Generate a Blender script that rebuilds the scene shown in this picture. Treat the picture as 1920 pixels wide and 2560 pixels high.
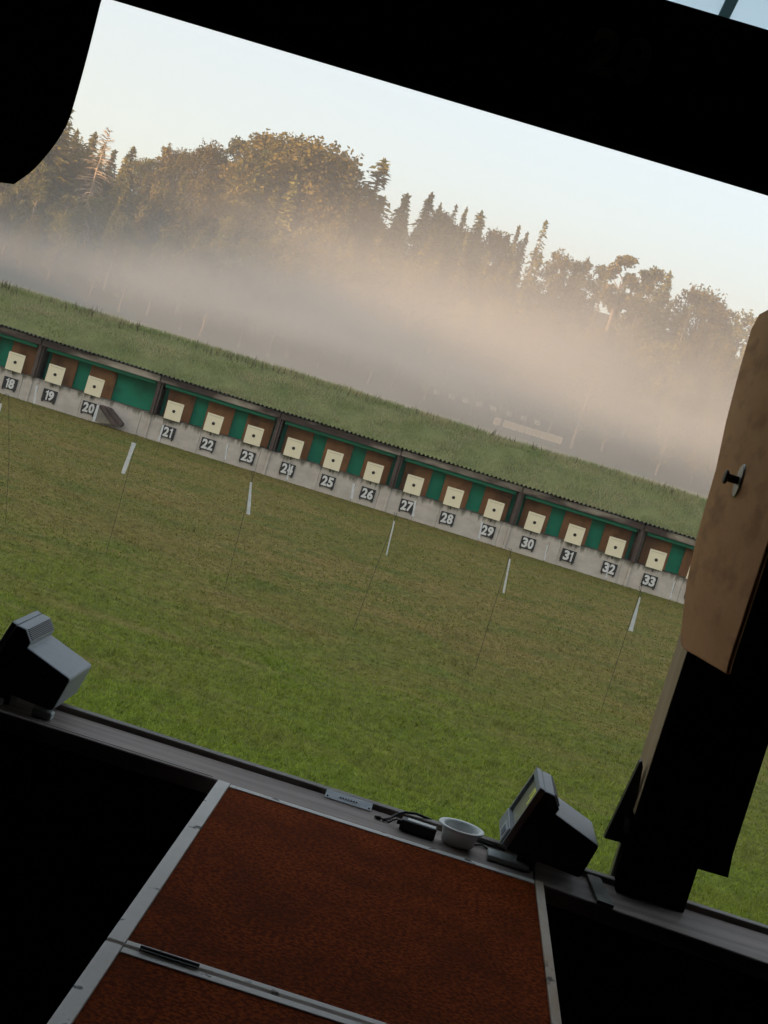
import bpy, bmesh, math, random
import numpy as np
from mathutils import Vector, Matrix, noise

S = bpy.context.scene
for o in list(bpy.data.objects):
    bpy.data.objects.remove(o, do_unlink=True)
C = S.collection
rnd = random.Random(7)
rg = np.random.default_rng(11)

# ------------------------------------------------------------------ camera
CZ, FP, ROLL = 3.92, 4100.0, math.radians(17.0)
PIT = math.atan(322 / FP)
YAW = math.atan(153.6 * math.cos(PIT) / FP)
Fv = Vector((-math.sin(YAW) * math.cos(PIT), math.cos(YAW) * math.cos(PIT), -math.sin(PIT)))
Rv = Vector((math.cos(YAW), math.sin(YAW), 0))
Uv = Rv.cross(Fv)
cx = Rv * math.cos(ROLL) + Uv * math.sin(ROLL)
cy = -Rv * math.sin(ROLL) + Uv * math.cos(ROLL)
cam = bpy.data.cameras.new("camera")
cam.sensor_fit = 'VERTICAL'
cam.sensor_height = 36
cam.lens = FP / 2560 * 36
cam.clip_start = 0.05
cam.clip_end = 6000
co = bpy.data.objects.new("camera", cam)
C.objects.link(co)
M3 = Matrix((cx, cy, -Fv)).transposed()
co.matrix_world = Matrix.Translation((0, 0, CZ)) @ M3.to_4x4()
S.camera = co

# ------------------------------------------------------------------ light
SUN_EL = math.radians(8.5)
SUN_AZ = math.radians(118.0)      # to the left of the range direction, a touch behind
sdir = Vector((-math.sin(SUN_AZ) * math.cos(SUN_EL), math.cos(SUN_AZ) * math.cos(SUN_EL), math.sin(SUN_EL)))
w = bpy.data.worlds.new("World")
S.world = w
w.use_nodes = True
wn = w.node_tree
sky = wn.nodes.new("ShaderNodeTexSky")
sky.sky_type = 'NISHITA'
sky.sun_disc = False
sky.sun_elevation = SUN_EL
sky.sun_rotation = -SUN_AZ
sky.altitude = 400
sky.air_density = 1.0
sky.dust_density = 2.2
sky.ozone_density = 1.4
bg = wn.nodes["Background"]
sky_fill = wn.nodes.new("ShaderNodeMix")          # even pale fill added to the sky gradient to lift light on the ground
sky_fill.data_type = 'RGBA'
sky_fill.inputs[0].default_value = 0.55
sky_fill.inputs[7].default_value = (2.75, 2.72, 2.72, 1)
wn.links.new(sky.outputs[0], sky_fill.inputs[6])
wn.links.new(sky_fill.outputs[2], bg.inputs[0])
bg.inputs[1].default_value = 0.15
sl = bpy.data.lights.new("sun", 'SUN')
sl.energy = 3.8
sl.angle = math.radians(0.5)
sl.color = (1.0, 0.66, 0.38)
so = bpy.data.objects.new("sun", sl)
C.objects.link(so)
so.rotation_euler = sdir.to_track_quat('Z', 'Y').to_euler()
so.location = (-40, -10, 40)

S.view_settings.view_transform = 'Standard'
S.view_settings.look = 'None'
S.view_settings.exposure = 1.3
S.view_settings.gamma = 1
S.render.engine = 'CYCLES'
S.cycles.use_denoising = True
S.cycles.max_bounces = 8
S.cycles.diffuse_bounces = 4
S.cycles.transmission_bounces = 4
S.cycles.volume_bounces = 2
S.cycles.sample_clamp_indirect = 5


# ------------------------------------------------------------------ measuring
def ray(px, py):
    dx, dy = px - 960, py - 1280
    u = dx * math.cos(ROLL) + dy * math.sin(ROLL)
    v = -dx * math.sin(ROLL) + dy * math.cos(ROLL)
    return Fv * FP + Rv * u - Uv * v


def onY(px, py, Y):
    d = ray(px, py)
    t = Y / d.y
    return d.x * t, CZ + d.z * t


def onZ(px, py, z):
    d = ray(px, py)
    t = (z - CZ) / d.z
    return d.x * t, d.y * t


# ------------------------------------------------------------------ helpers
def tag(o, label=None, cat=None, group=None, kind=None):
    if label: o['label'] = label
    if cat: o['category'] = cat
    if group: o['group'] = group
    if kind: o['kind'] = kind
    return o


def empty(name, loc, label, cat, group=None, rz=0):
    o = bpy.data.objects.new(name, None)
    C.objects.link(o)
    o.empty_display_size = 0.1
    o.location = loc
    o.rotation_euler = (0, 0, rz)
    return tag(o, label, cat, group)


class MB:
    def __init__(s):
        s.v = []
        s.f = []

    def add(s, vs, fs):
        n = len(s.v)
        s.v += [tuple(p) for p in vs]
        s.f += [tuple(i + n for i in f) for f in fs]
        return s

    def box(s, x0, x1, y0, y1, z0, z1):
        return s.add([(x0, y0, z0), (x1, y0, z0), (x1, y1, z0), (x0, y1, z0), (x0, y0, z1), (x1, y0, z1), (x1, y1, z1), (x0, y1, z1)],
                     [(0, 3, 2, 1), (4, 5, 6, 7), (0, 1, 5, 4), (1, 2, 6, 5), (2, 3, 7, 6), (3, 0, 4, 7)])

    def prismY(s, pts, y0, y1):
        n = len(pts)
        a = sum(pts[i][0] * pts[(i + 1) % n][1] - pts[(i + 1) % n][0] * pts[i][1] for i in range(n))
        if a < 0: pts = pts[::-1]
        vs = [(x, y0, z) for x, z in pts] + [(x, y1, z) for x, z in pts]
        fs = [tuple(range(n)), tuple(range(2 * n - 1, n - 1, -1))]
        fs += [(i, i + n, (i + 1) % n + n, (i + 1) % n) for i in range(n)]
        return s.add(vs, fs)

    def prismX(s, pts, x0, x1):
        n = len(pts)
        vs = [(x0, y, z) for y, z in pts] + [(x1, y, z) for y, z in pts]
        fs = [tuple(range(n - 1, -1, -1)), tuple(range(n, 2 * n))]
        fs += [(i, (i + 1) % n, (i + 1) % n + n, i + n) for i in range(n)]
        return s.add(vs, fs)

    def prismZ(s, pts, z0, z1):
        n = len(pts)
        vs = [(x, y, z0) for x, y in pts] + [(x, y, z1) for x, y in pts]
        fs = [tuple(range(n - 1, -1, -1)), tuple(range(n, 2 * n))]
        fs += [(i, (i + 1) % n, (i + 1) % n + n, i + n) for i in range(n)]
        return s.add(vs, fs)

    def tube(s, pts, rs, n=8, cap=True):
        if not hasattr(rs, '__len__'): rs = [rs] * len(pts)
        pts = [Vector(p) for p in pts]
        base = len(s.v)
        ref = None
        for i, p in enumerate(pts):
            d = (pts[min(i + 1, len(pts) - 1)] - pts[max(i - 1, 0)]).normalized()
            if ref is None:
                ref = d.orthogonal().normalized()
            a = (ref - d * ref.dot(d)).normalized()
            ref = a
            b = d.cross(a)
            for k in range(n):
                t = 2 * math.pi * k / n
                s.v.append(tuple(p + (a * math.cos(t) + b * math.sin(t)) * rs[i]))
        for i in range(len(pts) - 1):
            for k in range(n):
                s.f.append((base + i * n + k, base + i * n + (k + 1) % n, base + (i + 1) * n + (k + 1) % n, base + (i + 1) * n + k))
        if cap:
            s.f.append(tuple(base + k for k in range(n - 1, -1, -1)))
            s.f.append(tuple(base + (len(pts) - 1) * n + k for k in range(n)))
        return s

    def lathe(s, prof, n=40, cxy=(0, 0)):
        base = len(s.v)
        for r_, z in prof:
            for k in range(n):
                t = 2 * math.pi * k / n
                s.v.append((cxy[0] + r_ * math.cos(t), cxy[1] + r_ * math.sin(t), z))
        for i in range(len(prof) - 1):
            for k in range(n):
                s.f.append((base + i * n + k, base + i * n + (k + 1) % n, base + (i + 1) * n + (k + 1) % n, base + (i + 1) * n + k))
        return s

    def build(s, name, mat, parent=None, bevel=0, smooth=False, seg=2):
        me = bpy.data.meshes.new(name)
        me.from_pydata(s.v, [], s.f)
        me.materials.append(mat)
        me.update()
        o = bpy.data.objects.new(name, me)
        C.objects.link(o)
        if parent is not None: o.parent = parent
        if smooth:
            for p in me.polygons: p.use_smooth = True
        if bevel:
            m = o.modifiers.new("bevel", 'BEVEL')
            m.width = bevel
            m.segments = seg
            m.limit_method = 'ANGLE'
            m.angle_limit = math.radians(40)
        return o


def fix_normals(o):
    bm = bmesh.new()
    bm.from_mesh(o.data)
    bmesh.ops.recalc_face_normals(bm, faces=bm.faces)
    bm.to_mesh(o.data)
    bm.free()
    return o


def copy_tree(o, parent=None):
    c = o.copy()
    C.objects.link(c)
    c.parent = parent
    for ch in list(o.children):
        copy_tree(ch, c)
    return c


# ------------------------------------------------------------------ materials
def mat(name, col, col2=None, rough=0.8, scale=5.0, detail=6.0, bump=0.0, bscale=None, stretch=(1, 1, 1), metal=0.0,
        spec=0.3, lo=0.35, hi=0.65, col3=None, scale3=1.0, sss=0, lo3=0.5, hi3=0.65, space='Object', bdist=0.01):
    m = bpy.data.materials.new(name)
    m.use_nodes = True
    nt = m.node_tree
    N, L = nt.nodes, nt.links
    b = N["Principled BSDF"]
    b.inputs["Roughness"].default_value = rough
    b.inputs["Metallic"].default_value = metal
    b.inputs["Specular IOR Level"].default_value = spec
    b.inputs["Base Color"].default_value = (*col, 1)
    tc = N.new("ShaderNodeTexCoord")
    mp = N.new("ShaderNodeMapping")
    mp.inputs["Scale"].default_value = stretch
    L.new(tc.outputs[space], mp.inputs[0])
    last = None
    if col2 is not None:
        n1 = N.new("ShaderNodeTexNoise")
        n1.inputs["Scale"].default_value = scale
        n1.inputs["Detail"].default_value = detail
        n1.inputs["Roughness"].default_value = 0.6
        L.new(mp.outputs[0], n1.inputs["Vector"])
        mr = N.new("ShaderNodeMapRange")
        mr.inputs[1].default_value = lo
        mr.inputs[2].default_value = hi
        L.new(n1.outputs[0], mr.inputs[0])
        mx = N.new("ShaderNodeMix")
        mx.data_type = 'RGBA'
        mx.inputs[6].default_value = (*col, 1)
        mx.inputs[7].default_value = (*col2, 1)
        L.new(mr.outputs[0], mx.inputs[0])
        last = mx.outputs[2]
        if col3 is not None:
            n3 = N.new("ShaderNodeTexNoise")
            n3.inputs["Scale"].default_value = scale3
            n3.inputs["Detail"].default_value = 5
            L.new(mp.outputs[0], n3.inputs["Vector"])
            mr3 = N.new("ShaderNodeMapRange")
            mr3.inputs[1].default_value = lo3
            mr3.inputs[2].default_value = hi3
            L.new(n3.outputs[0], mr3.inputs[0])
            mx3 = N.new("ShaderNodeMix")
            mx3.data_type = 'RGBA'
            mx3.inputs[7].default_value = (*col3, 1)
            L.new(last, mx3.inputs[6])
            L.new(mr3.outputs[0], mx3.inputs[0])
            last = mx3.outputs[2]
        L.new(last, b.inputs["Base Color"])
    if bump:
        nb = N.new("ShaderNodeTexNoise")
        nb.inputs["Scale"].default_value = bscale or scale * 3
        nb.inputs["Detail"].default_value = 5
        L.new(mp.outputs[0], nb.inputs["Vector"])
        bp = N.new("ShaderNodeBump")
        bp.inputs["Strength"].default_value = bump
        bp.inputs["Distance"].default_value = bdist
        L.new(nb.outputs[0], bp.inputs["Height"])
        L.new(bp.outputs[0], b.inputs["Normal"])
    m['_last'] = 0
    return m


def leafmat(name, a, bcol, trans=0.25, scale=0.35, spec=0.15, rough=0.7, obj=0.5, lo=.35, hi=.65):
    m = bpy.data.materials.new(name)
    m.use_nodes = True
    nt = m.node_tree
    N, L = nt.nodes, nt.links
    b = N["Principled BSDF"]
    b.inputs["Roughness"].default_value = rough
    b.inputs["Specular IOR Level"].default_value = spec
    tc = N.new("ShaderNodeTexCoord")
    n1 = N.new("ShaderNodeTexNoise")
    n1.inputs["Scale"].default_value = scale
    n1.inputs["Detail"].default_value = 6
    L.new(tc.outputs["Object"], n1.inputs["Vector"])
    mr = N.new("ShaderNodeMapRange")
    mr.inputs[1].default_value = lo
    mr.inputs[2].default_value = hi
    L.new(n1.outputs[0], mr.inputs[0])
    mx = N.new("ShaderNodeMix")
    mx.data_type = 'RGBA'
    mx.inputs[6].default_value = (*a, 1)
    mx.inputs[7].default_value = (*bcol, 1)
    L.new(mr.outputs[0], mx.inputs[0])
    oi = N.new("ShaderNodeObjectInfo")
    mr2 = N.new("ShaderNodeMapRange")
    mr2.inputs[3].default_value = 1 - obj * .5
    mr2.inputs[4].default_value = 1 + obj * .5
    L.new(oi.outputs["Random"], mr2.inputs[0])
    hs = N.new("ShaderNodeHueSaturation")
    L.new(mx.outputs[2], hs.inputs["Color"])
    L.new(mr2.outputs[0], hs.inputs["Value"])
    L.new(hs.outputs[0], b.inputs["Base Color"])
    tr = N.new("ShaderNodeBsdfTranslucent")
    L.new(hs.outputs[0], tr.inputs[0])
    ms = N.new("ShaderNodeMixShader")
    ms.inputs[0].default_value = trans
    L.new(b.outputs[0], ms.inputs[1])
    L.new(tr.outputs[0], ms.inputs[2])
    L.new(ms.outputs[0], N["Material Output"].inputs[0])
    return m


M = {}
M['lawn'] = mat('lawn', (.145, .135, .032), (.21, .155, .05), scale=.22, detail=8, bump=.6, bscale=22, col3=(.10, .125, .026), scale3=.9, lo3=.48, hi3=.7, spec=.1, rough=.95, bdist=.03)
M['blade'] = leafmat('grass_blade', (.135, .165, .024), (.215, .175, .050), trans=.2, scale=.28, obj=0, rough=.65, spec=.25)
M['bank'] = mat('bank_soil', (.20, .22, .09), (.14, .16, .065), scale=1.2, bump=.5, bscale=9, spec=.1, rough=.95)
M['meadow'] = leafmat('meadow_blade', (.26, .31, .125), (.42, .38, .21), trans=.25, scale=.7, obj=0, rough=.7)
M['seed'] = leafmat('seed_head', (.09, .07, .045), (.20, .165, .09), trans=.2, scale=3, obj=0)
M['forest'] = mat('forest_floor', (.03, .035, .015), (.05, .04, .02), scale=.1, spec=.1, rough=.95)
M['black'] = mat('black_paint', (.0012, .0012, .0013), (.002, .0018, .0018), scale=8, rough=.9, spec=.0)
M['blackboard'] = mat('dark_stained_wood', (.0018, .0015, .0013), (.003, .0024, .002), scale=4, stretch=(1, 1, .15), rough=.9, spec=.0)
M['sill'] = mat('weathered_sill_wood', (.23, .165, .145), (.42, .32, .28), scale=14, detail=9, stretch=(.12, 1.6, 1), rough=.62, spec=.35, bump=.25, bscale=26, col3=(.10, .08, .075), scale3=6, lo3=.56, hi3=.72, bdist=.004)
M['silledge'] = mat('worn_sill_edge', (.17, .145, .125), (.33, .29, .25), scale=18, stretch=(.25, 1, 1), rough=.6)
M['mat'] = mat('red_brown_carpet', (.135, .020, .003), (.38, .070, .009), scale=120, detail=9, lo=.42, hi=.6, rough=.97, spec=.05, bump=1.0, bscale=260, col3=(.10, .018, .003), scale3=7, lo3=.42, hi3=.9, bdist=.006)
M['matframe'] = mat('chipped_white_edge', (.88, .80, .74), (.80, .72, .66), scale=12, rough=.55, col3=(.10, .075, .06), scale3=26, lo3=.62, hi3=.68, bump=.2, bdist=.003)
M['wornframe'] = mat('worn_wooden_edge', (.50, .30, .16), (.74, .66, .58), scale=5, rough=.6, stretch=(1, .35, 1), col3=(.09, .06, .04), scale3=22, lo3=.6, hi3=.66)
M['hinge'] = mat('dark_hinge', (.02, .02, .02), (.035, .033, .03), scale=30, rough=.45, metal=.6)
M['plastic'] = mat('grey_plastic', (.29, .31, .335), (.33, .35, .375), scale=60, rough=.5, spec=.4, bump=.12, bscale=500, bdist=.001)
M['plasticdark'] = mat('dark_plastic', (.028, .030, .033), (.035, .037, .04), scale=50, rough=.55, spec=.3)
M['screen'] = mat('grey_screen', (.36, .35, .26), (.42, .41, .31), scale=3, rough=.25, spec=.5)
M['digit'] = mat('yellow_digit', (.55, .60, .16), (.62, .65, .22), scale=20, rough=.5)
_d = M['digit'].node_tree.nodes["Principled BSDF"]
_d.inputs["Emission Color"].default_value = (.7, .75, .12, 1)
_d.inputs["Emission Strength"].default_value = .06
M['sticker'] = mat('pale_sticker', (.55, .58, .62), (.5, .53, .58), scale=30, rough=.4)
M['boxgrey'] = mat('light_grey_box', (.50, .54, .54), (.42, .46, .46), scale=20, rough=.5)
M['bluetone'] = mat('blue_grey_print', (.10, .13, .22), (.14, .17, .26), scale=60, rough=.4)
M['enamel'] = mat('milky_plastic', (.86, .87, .85), (.80, .80, .77), scale=9, rough=.35, spec=.5)
M['rubber'] = mat('black_rubber', (.012, .012, .012), (.02, .02, .02), scale=30, rough=.5)
M['label'] = mat('pale_label', (.88, .88, .82), (.80, .80, .76), scale=40, rough=.5)
M['plate'] = mat('aluminium_plate', (.80, .78, .80), (.68, .67, .70), scale=40, rough=.4, metal=.0)
M['brown'] = mat('brown_fibre_board', (.74, .34, .145), (.84, .41, .185), scale=9, detail=10, rough=.85, spec=.15, stretch=(1, .3, 1), bump=.25, bscale=160, col3=(.58, .26, .11), scale3=14, bdist=.002)
M['postwood'] = mat('pale_post_wood', (.52, .34, .19), (.64, .43, .26), scale=7, detail=9, stretch=(2, 2, .18), rough=.75, bump=.3, bscale=40, bdist=.003)
M['steel'] = mat('dull_steel', (.35, .33, .30), (.25, .24, .22), scale=30, rough=.38, metal=.85)
M['darksteel'] = mat('blackened_steel', (.03, .03, .03), (.05, .045, .04), scale=30, rough=.5, metal=.7)
M['concrete'] = mat('weathered_concrete', (.58, .52, .455), (.47, .42, .36), scale=2.2, detail=9, rough=.9, bump=.3, bscale=12, stretch=(1, 1, 1.6))
M['green'] = mat('green_painted_board', (.014, .27, .155), (.02, .32, .18), scale=1.5, rough=.65, spec=.25, col3=(.02, .15, .09), scale3=1.1, lo3=.56, hi3=.75)
M['greentube'] = mat('green_pipe', (.025, .34, .215), (.03, .28, .18), scale=1.3, rough=.45, spec=.4, stretch=(.6, 1, 1))
M['trap'] = mat('brown_backing_board', (.34, .165, .07), (.25, .115, .05), scale=2.5, detail=8, rough=.9, stretch=(1, 1, .6), col3=(.15, .075, .04), scale3=2.0, lo3=.52, hi3=.72, bump=.3, bscale=30)
M['oldwood'] = mat('old_dark_timber', (.05, .035, .028), (.085, .06, .05), scale=5, detail=8, stretch=(.3, 1, 1), rough=.9, col3=(.40, .35, .28), scale3=1.3, lo3=.53, hi3=.66, bump=.3)
M['oldpost'] = mat('old_post_timber', (.065, .045, .038), (.115, .085, .072), scale=5, detail=8, stretch=(2, 1, .3), rough=.9, bump=.3)
M['roofing'] = mat('mossy_fibre_cement', (.055, .052, .045), (.09, .085, .06), scale=3, rough=.95, col3=(.05, .055, .02), scale3=1.3)
M['cream'] = mat('cream_target_face', (.86, .78, .56), (.83, .75, .53), scale=4, rough=.7)
M['creamline'] = mat('faint_line', (.42, .36, .24), rough=.7)
M['dot'] = mat('black_dot', (.022, .018, .016), (.04, .03, .025), scale=40, rough=.8)
M['signblack'] = mat('black_sign_board', (.026, .026, .027), (.04, .038, .036), scale=9, rough=.7)
M['white'] = mat('white_digits', (.74, .74, .72), (.62, .61, .58), scale=8, rough=.7)
M['farwhite'] = mat('weathered_white_digits', (.50, .49, .46), (.42, .41, .39), scale=2, rough=.8)  # digits greyed so the mist's fading sits in their colour
M['ribbon'] = mat('white_ribbon', (.66, .68, .69), (.56, .57, .57), scale=12, rough=.8)
M['rod'] = mat('dark_rod', (.045, .04, .028), (.07, .06, .04), scale=10, rough=.7)
M['bark'] = mat('bark', (.10, .075, .055), (.055, .042, .032), scale=1.5, stretch=(1, 1, .2), rough=.95)
M['palebark'] = mat('pale_bark', (.24, .18, .13), (.15, .115, .09), scale=1.5, stretch=(1, 1, .3), rough=.9)
M['deadbark'] = mat('bare_bark', (.44, .33, .22), (.33, .24, .16), scale=1.2, stretch=(1, 1, .3), rough=.9)
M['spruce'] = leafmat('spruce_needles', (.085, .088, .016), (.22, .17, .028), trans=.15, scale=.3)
M['goldneedle'] = leafmat('sunny_needles', (.12, .115, .018), (.34, .25, .040), trans=.3, scale=.3)  # golden sunlight put into the needle colour of the left-hand spruces
M['larch'] = leafmat('larch_needles', (.11, .105, .025), (.19, .15, .035), trans=.3, scale=.3)
M['beech'] = leafmat('beech_leaves', (.085, .075, .016), (.18, .125, .024), trans=.25, scale=.3)
M['birch'] = leafmat('light_leaves', (.13, .125, .030), (.22, .175, .042), trans=.3, scale=.3)
# opal canopy: lets the sky's light through
m = bpy.data.materials.new('opal_sheet')
m.use_nodes = True
N, L = m.node_tree.nodes, m.node_tree.links
tr = N.new("ShaderNodeBsdfTranslucent")
tr.inputs[0].default_value = (.80, .90, .93, 1)
df = N["Principled BSDF"]
df.inputs["Base Color"].default_value = (.7, .76, .78, 1)
df.inputs["Roughness"].default_value = .5
nz = N.new("ShaderNodeTexNoise")
nz.inputs["Scale"].default_value = 3
nz.inputs["Detail"].default_value = 8
rp = N.new("ShaderNodeMapRange")
rp.inputs[1].default_value, rp.inputs[2].default_value, rp.inputs[3].default_value, rp.inputs[4].default_value = .3, .7, .93, .99
L.new(nz.outputs[0], rp.inputs[0])
ms = N.new("ShaderNodeMixShader")
L.new(rp.outputs[0], ms.inputs[0])
L.new(df.outputs[0], ms.inputs[1])
L.new(tr.outputs[0], ms.inputs[2])
L.new(ms.outputs[0], N["Material Output"].inputs[0])
M['opal'] = m

m = bpy.data.materials.new('joint_strip')
m.use_nodes = True
N, L = m.node_tree.nodes, m.node_tree.links
tr = N.new("ShaderNodeBsdfTranslucent")
tr.inputs[0].default_value = (.22, .30, .32, 1)
ms = N.new("ShaderNodeMixShader")
ms.inputs[0].default_value = .8
N["Principled BSDF"].inputs["Base Color"].default_value = (.3, .36, .37, 1)
L.new(N["Principled BSDF"].outputs[0], ms.inputs[1])
L.new(tr.outputs[0], ms.inputs[2])
L.new(ms.outputs[0], N["Material Output"].inputs[0])
M['joint'] = m

# concrete: dark moss streaks running down from the wall's top edge (dirt that belongs to the wall)
nt = M['concrete'].node_tree
N, L = nt.nodes, nt.links
b = N["Principled BSDF"]
src = b.inputs["Base Color"].links[0].from_socket
tc = N.new("ShaderNodeTexCoord")
sp = N.new("ShaderNodeSeparateXYZ")
L.new(tc.outputs["Object"], sp.inputs[0])
mp = N.new("ShaderNodeMapping")
mp.inputs["Scale"].default_value = (5, 1, .5)
L.new(tc.outputs["Object"], mp.inputs[0])
ns = N.new("ShaderNodeTexNoise")
ns.inputs["Scale"].default_value = 1.6
ns.inputs["Detail"].default_value = 7
L.new(mp.outputs[0], ns.inputs["Vector"])
a1 = N.new("ShaderNodeMapRange")
a1.inputs[1].default_value, a1.inputs[2].default_value, a1.inputs[3].default_value, a1.inputs[4].default_value = .42, .80, -.30, .42
L.new(sp.outputs[2], a1.inputs[0])
ad = N.new("ShaderNodeMath")
ad.operation = 'ADD'
L.new(ns.outputs[0], ad.inputs[0])
L.new(a1.outputs[0], ad.inputs[1])
a2 = N.new("ShaderNodeMapRange")
a2.inputs[1].default_value, a2.inputs[2].default_value, a2.inputs[4].default_value = .58, .88, .85
L.new(ad.outputs[0], a2.inputs[0])
mx = N.new("ShaderNodeMix")
mx.data_type = 'RGBA'
L.new(a2.outputs[0], mx.inputs[0])
L.new(src, mx.inputs[6])
mx.inputs[7].default_value = (.085, .078, .048, 1)
L.new(mx.outputs[2], b.inputs["Base Color"])


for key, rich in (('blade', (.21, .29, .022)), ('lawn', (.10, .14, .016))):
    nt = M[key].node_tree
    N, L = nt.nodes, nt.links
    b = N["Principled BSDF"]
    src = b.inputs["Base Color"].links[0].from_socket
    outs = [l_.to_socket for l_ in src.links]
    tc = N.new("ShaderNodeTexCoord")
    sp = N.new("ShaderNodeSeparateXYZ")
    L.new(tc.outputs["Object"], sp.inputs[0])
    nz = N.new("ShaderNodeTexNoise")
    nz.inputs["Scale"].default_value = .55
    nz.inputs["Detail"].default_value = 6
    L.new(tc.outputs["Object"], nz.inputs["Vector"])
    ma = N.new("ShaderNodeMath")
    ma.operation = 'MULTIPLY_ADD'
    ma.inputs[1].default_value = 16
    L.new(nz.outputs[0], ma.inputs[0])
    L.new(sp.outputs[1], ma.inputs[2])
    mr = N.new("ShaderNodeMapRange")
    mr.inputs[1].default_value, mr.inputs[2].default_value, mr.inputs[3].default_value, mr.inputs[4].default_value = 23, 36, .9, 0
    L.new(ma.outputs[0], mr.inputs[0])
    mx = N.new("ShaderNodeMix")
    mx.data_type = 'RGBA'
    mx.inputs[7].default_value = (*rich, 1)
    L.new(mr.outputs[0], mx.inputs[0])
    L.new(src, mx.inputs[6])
    # tufts of darker and paler grass, and faint straw coloured mowing streaks
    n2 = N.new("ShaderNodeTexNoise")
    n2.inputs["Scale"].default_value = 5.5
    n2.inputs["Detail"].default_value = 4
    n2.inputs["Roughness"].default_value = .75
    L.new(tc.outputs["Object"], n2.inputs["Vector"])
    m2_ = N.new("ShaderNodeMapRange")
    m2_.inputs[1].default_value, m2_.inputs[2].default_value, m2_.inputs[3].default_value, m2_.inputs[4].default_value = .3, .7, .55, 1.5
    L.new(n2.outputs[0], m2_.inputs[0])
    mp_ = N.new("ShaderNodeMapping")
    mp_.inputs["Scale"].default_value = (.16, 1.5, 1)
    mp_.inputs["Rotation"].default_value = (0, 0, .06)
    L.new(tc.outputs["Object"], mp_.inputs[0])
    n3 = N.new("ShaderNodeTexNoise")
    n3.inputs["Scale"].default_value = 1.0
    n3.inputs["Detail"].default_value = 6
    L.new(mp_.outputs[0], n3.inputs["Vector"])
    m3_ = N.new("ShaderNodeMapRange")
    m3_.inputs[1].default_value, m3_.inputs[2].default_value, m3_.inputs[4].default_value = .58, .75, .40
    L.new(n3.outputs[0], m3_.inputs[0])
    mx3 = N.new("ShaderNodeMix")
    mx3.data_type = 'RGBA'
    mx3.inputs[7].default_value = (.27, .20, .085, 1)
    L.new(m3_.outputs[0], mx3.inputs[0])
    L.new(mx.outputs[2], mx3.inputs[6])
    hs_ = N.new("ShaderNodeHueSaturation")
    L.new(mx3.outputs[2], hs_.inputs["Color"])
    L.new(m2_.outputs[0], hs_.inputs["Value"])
    for o_ in outs:
        L.new(hs_.outputs[0], o_)


def text_mesh(txt, size, depth=.004, offset=.0):
    cu = bpy.data.curves.new("t", 'FONT')
    cu.body = txt
    cu.size = size
    cu.align_x = 'CENTER'
    cu.align_y = 'CENTER'
    cu.extrude = depth / 2
    cu.offset = offset
    cu.space_character = 1.02
    cu.resolution_u = 4
    o = bpy.data.objects.new("t", cu)
    C.objects.link(o)
    dg = bpy.context.evaluated_depsgraph_get()
    me = bpy.data.meshes.new_from_object(o.evaluated_get(dg))
    bpy.data.objects.remove(o, do_unlink=True)
    return me


# ------------------------------------------------------------------ ground
def smooth(a, b, x):
    t = min(1, max(0, (x - a) / (b - a)))
    return t * t * (3 - 2 * t)


def terrain(x, y):
    z = 0.0
    # wooded slope at the end of the valley
    if y > 300:
        z += 22 * smooth(305, 410, y) + 22 * smooth(390, 600, y)
        z *= 1 + .10 * math.sin(x * .02 + 1)
    # unseen ridge added at the left to keep the field in the shade
    r = smooth(-112, -165, x) * (1 - smooth(-165, -330, x) * .3) * (1 - smooth(430, 600, y)) * smooth(-420, -260, y)
    z += (SHADE_RIDGE - 17 * smooth(70, 210, y) + 5 * noise.noise(Vector((x * .01, y * .012, 7))) + 2.5 * noise.noise(Vector((x * .05, y * .06, 2)))) * r  # drops further out to let the sun reach mist and trees
    z += (noise.noise(Vector((x * .03, y * .03, 0))) * 1.2) * min(1, abs(z) / 6)
    return z


SHADE_RIDGE = 34.0
xs = sorted(set([round(v, 2) for v in list(np.linspace(-2500, -340, 10)) + list(np.linspace(-340, -60, 48)) + list(np.linspace(-60, 200, 40)) + list(np.linspace(200, 2500, 12))]))
ys = sorted(set([round(v, 2) for v in list(np.linspace(-2500, -430, 8)) + list(np.linspace(-430, 0, 24)) + list(np.linspace(0, 300, 24)) + list(np.linspace(300, 620, 50)) + list(np.linspace(640, 4000, 14))]))
gv = [(x, y, terrain(x, y)) for y in ys for x in xs]
nx = len(xs)
gf = [(j * nx + i, j * nx + i + 1, (j + 1) * nx + i + 1, (j + 1) * nx + i) for j in range(len(ys) - 1) for i in range(nx - 1)]
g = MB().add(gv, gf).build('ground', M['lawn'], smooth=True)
tag(g, kind='structure')
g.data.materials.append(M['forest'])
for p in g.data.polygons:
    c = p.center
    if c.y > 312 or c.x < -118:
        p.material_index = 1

# embankment behind the target shelter
bx = np.linspace(-60, 60, 161)
prof = [(51.1, 1.2), (51.5, 1.75), (52.2, 2.12), (53.0, 2.50), (53.9, 2.86), (54.8, 3.07), (56.2, 3.02), (58.5, 2.3), (62, 1.0), (66, -.05)]
ev = []
for y, z in prof:
    for x in bx:
        h = .13 * noise.noise(Vector((x * .25, y * .8, 3))) + .07 * noise.noise(Vector((x * .9, y, 5)))
        ev.append((x, y, z + (h if z > 1.3 else 0)))
n = len(bx)
ef = [(j * n + i, j * n + i + 1, (j + 1) * n + i + 1, (j + 1) * n + i) for j in range(len(prof) - 1) for i in range(n - 1)]
e = MB().add(ev, ef).build('embankment', M['bank'], smooth=True)
tag(e, kind='structure')


def bankz(y):
    for (y0, z0), (y1, z1) in zip(prof, prof[1:]):
        if y0 <= y <= y1:
            return z0 + (z1 - z0) * (y - y0) / (y1 - y0)
    return 0


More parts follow.
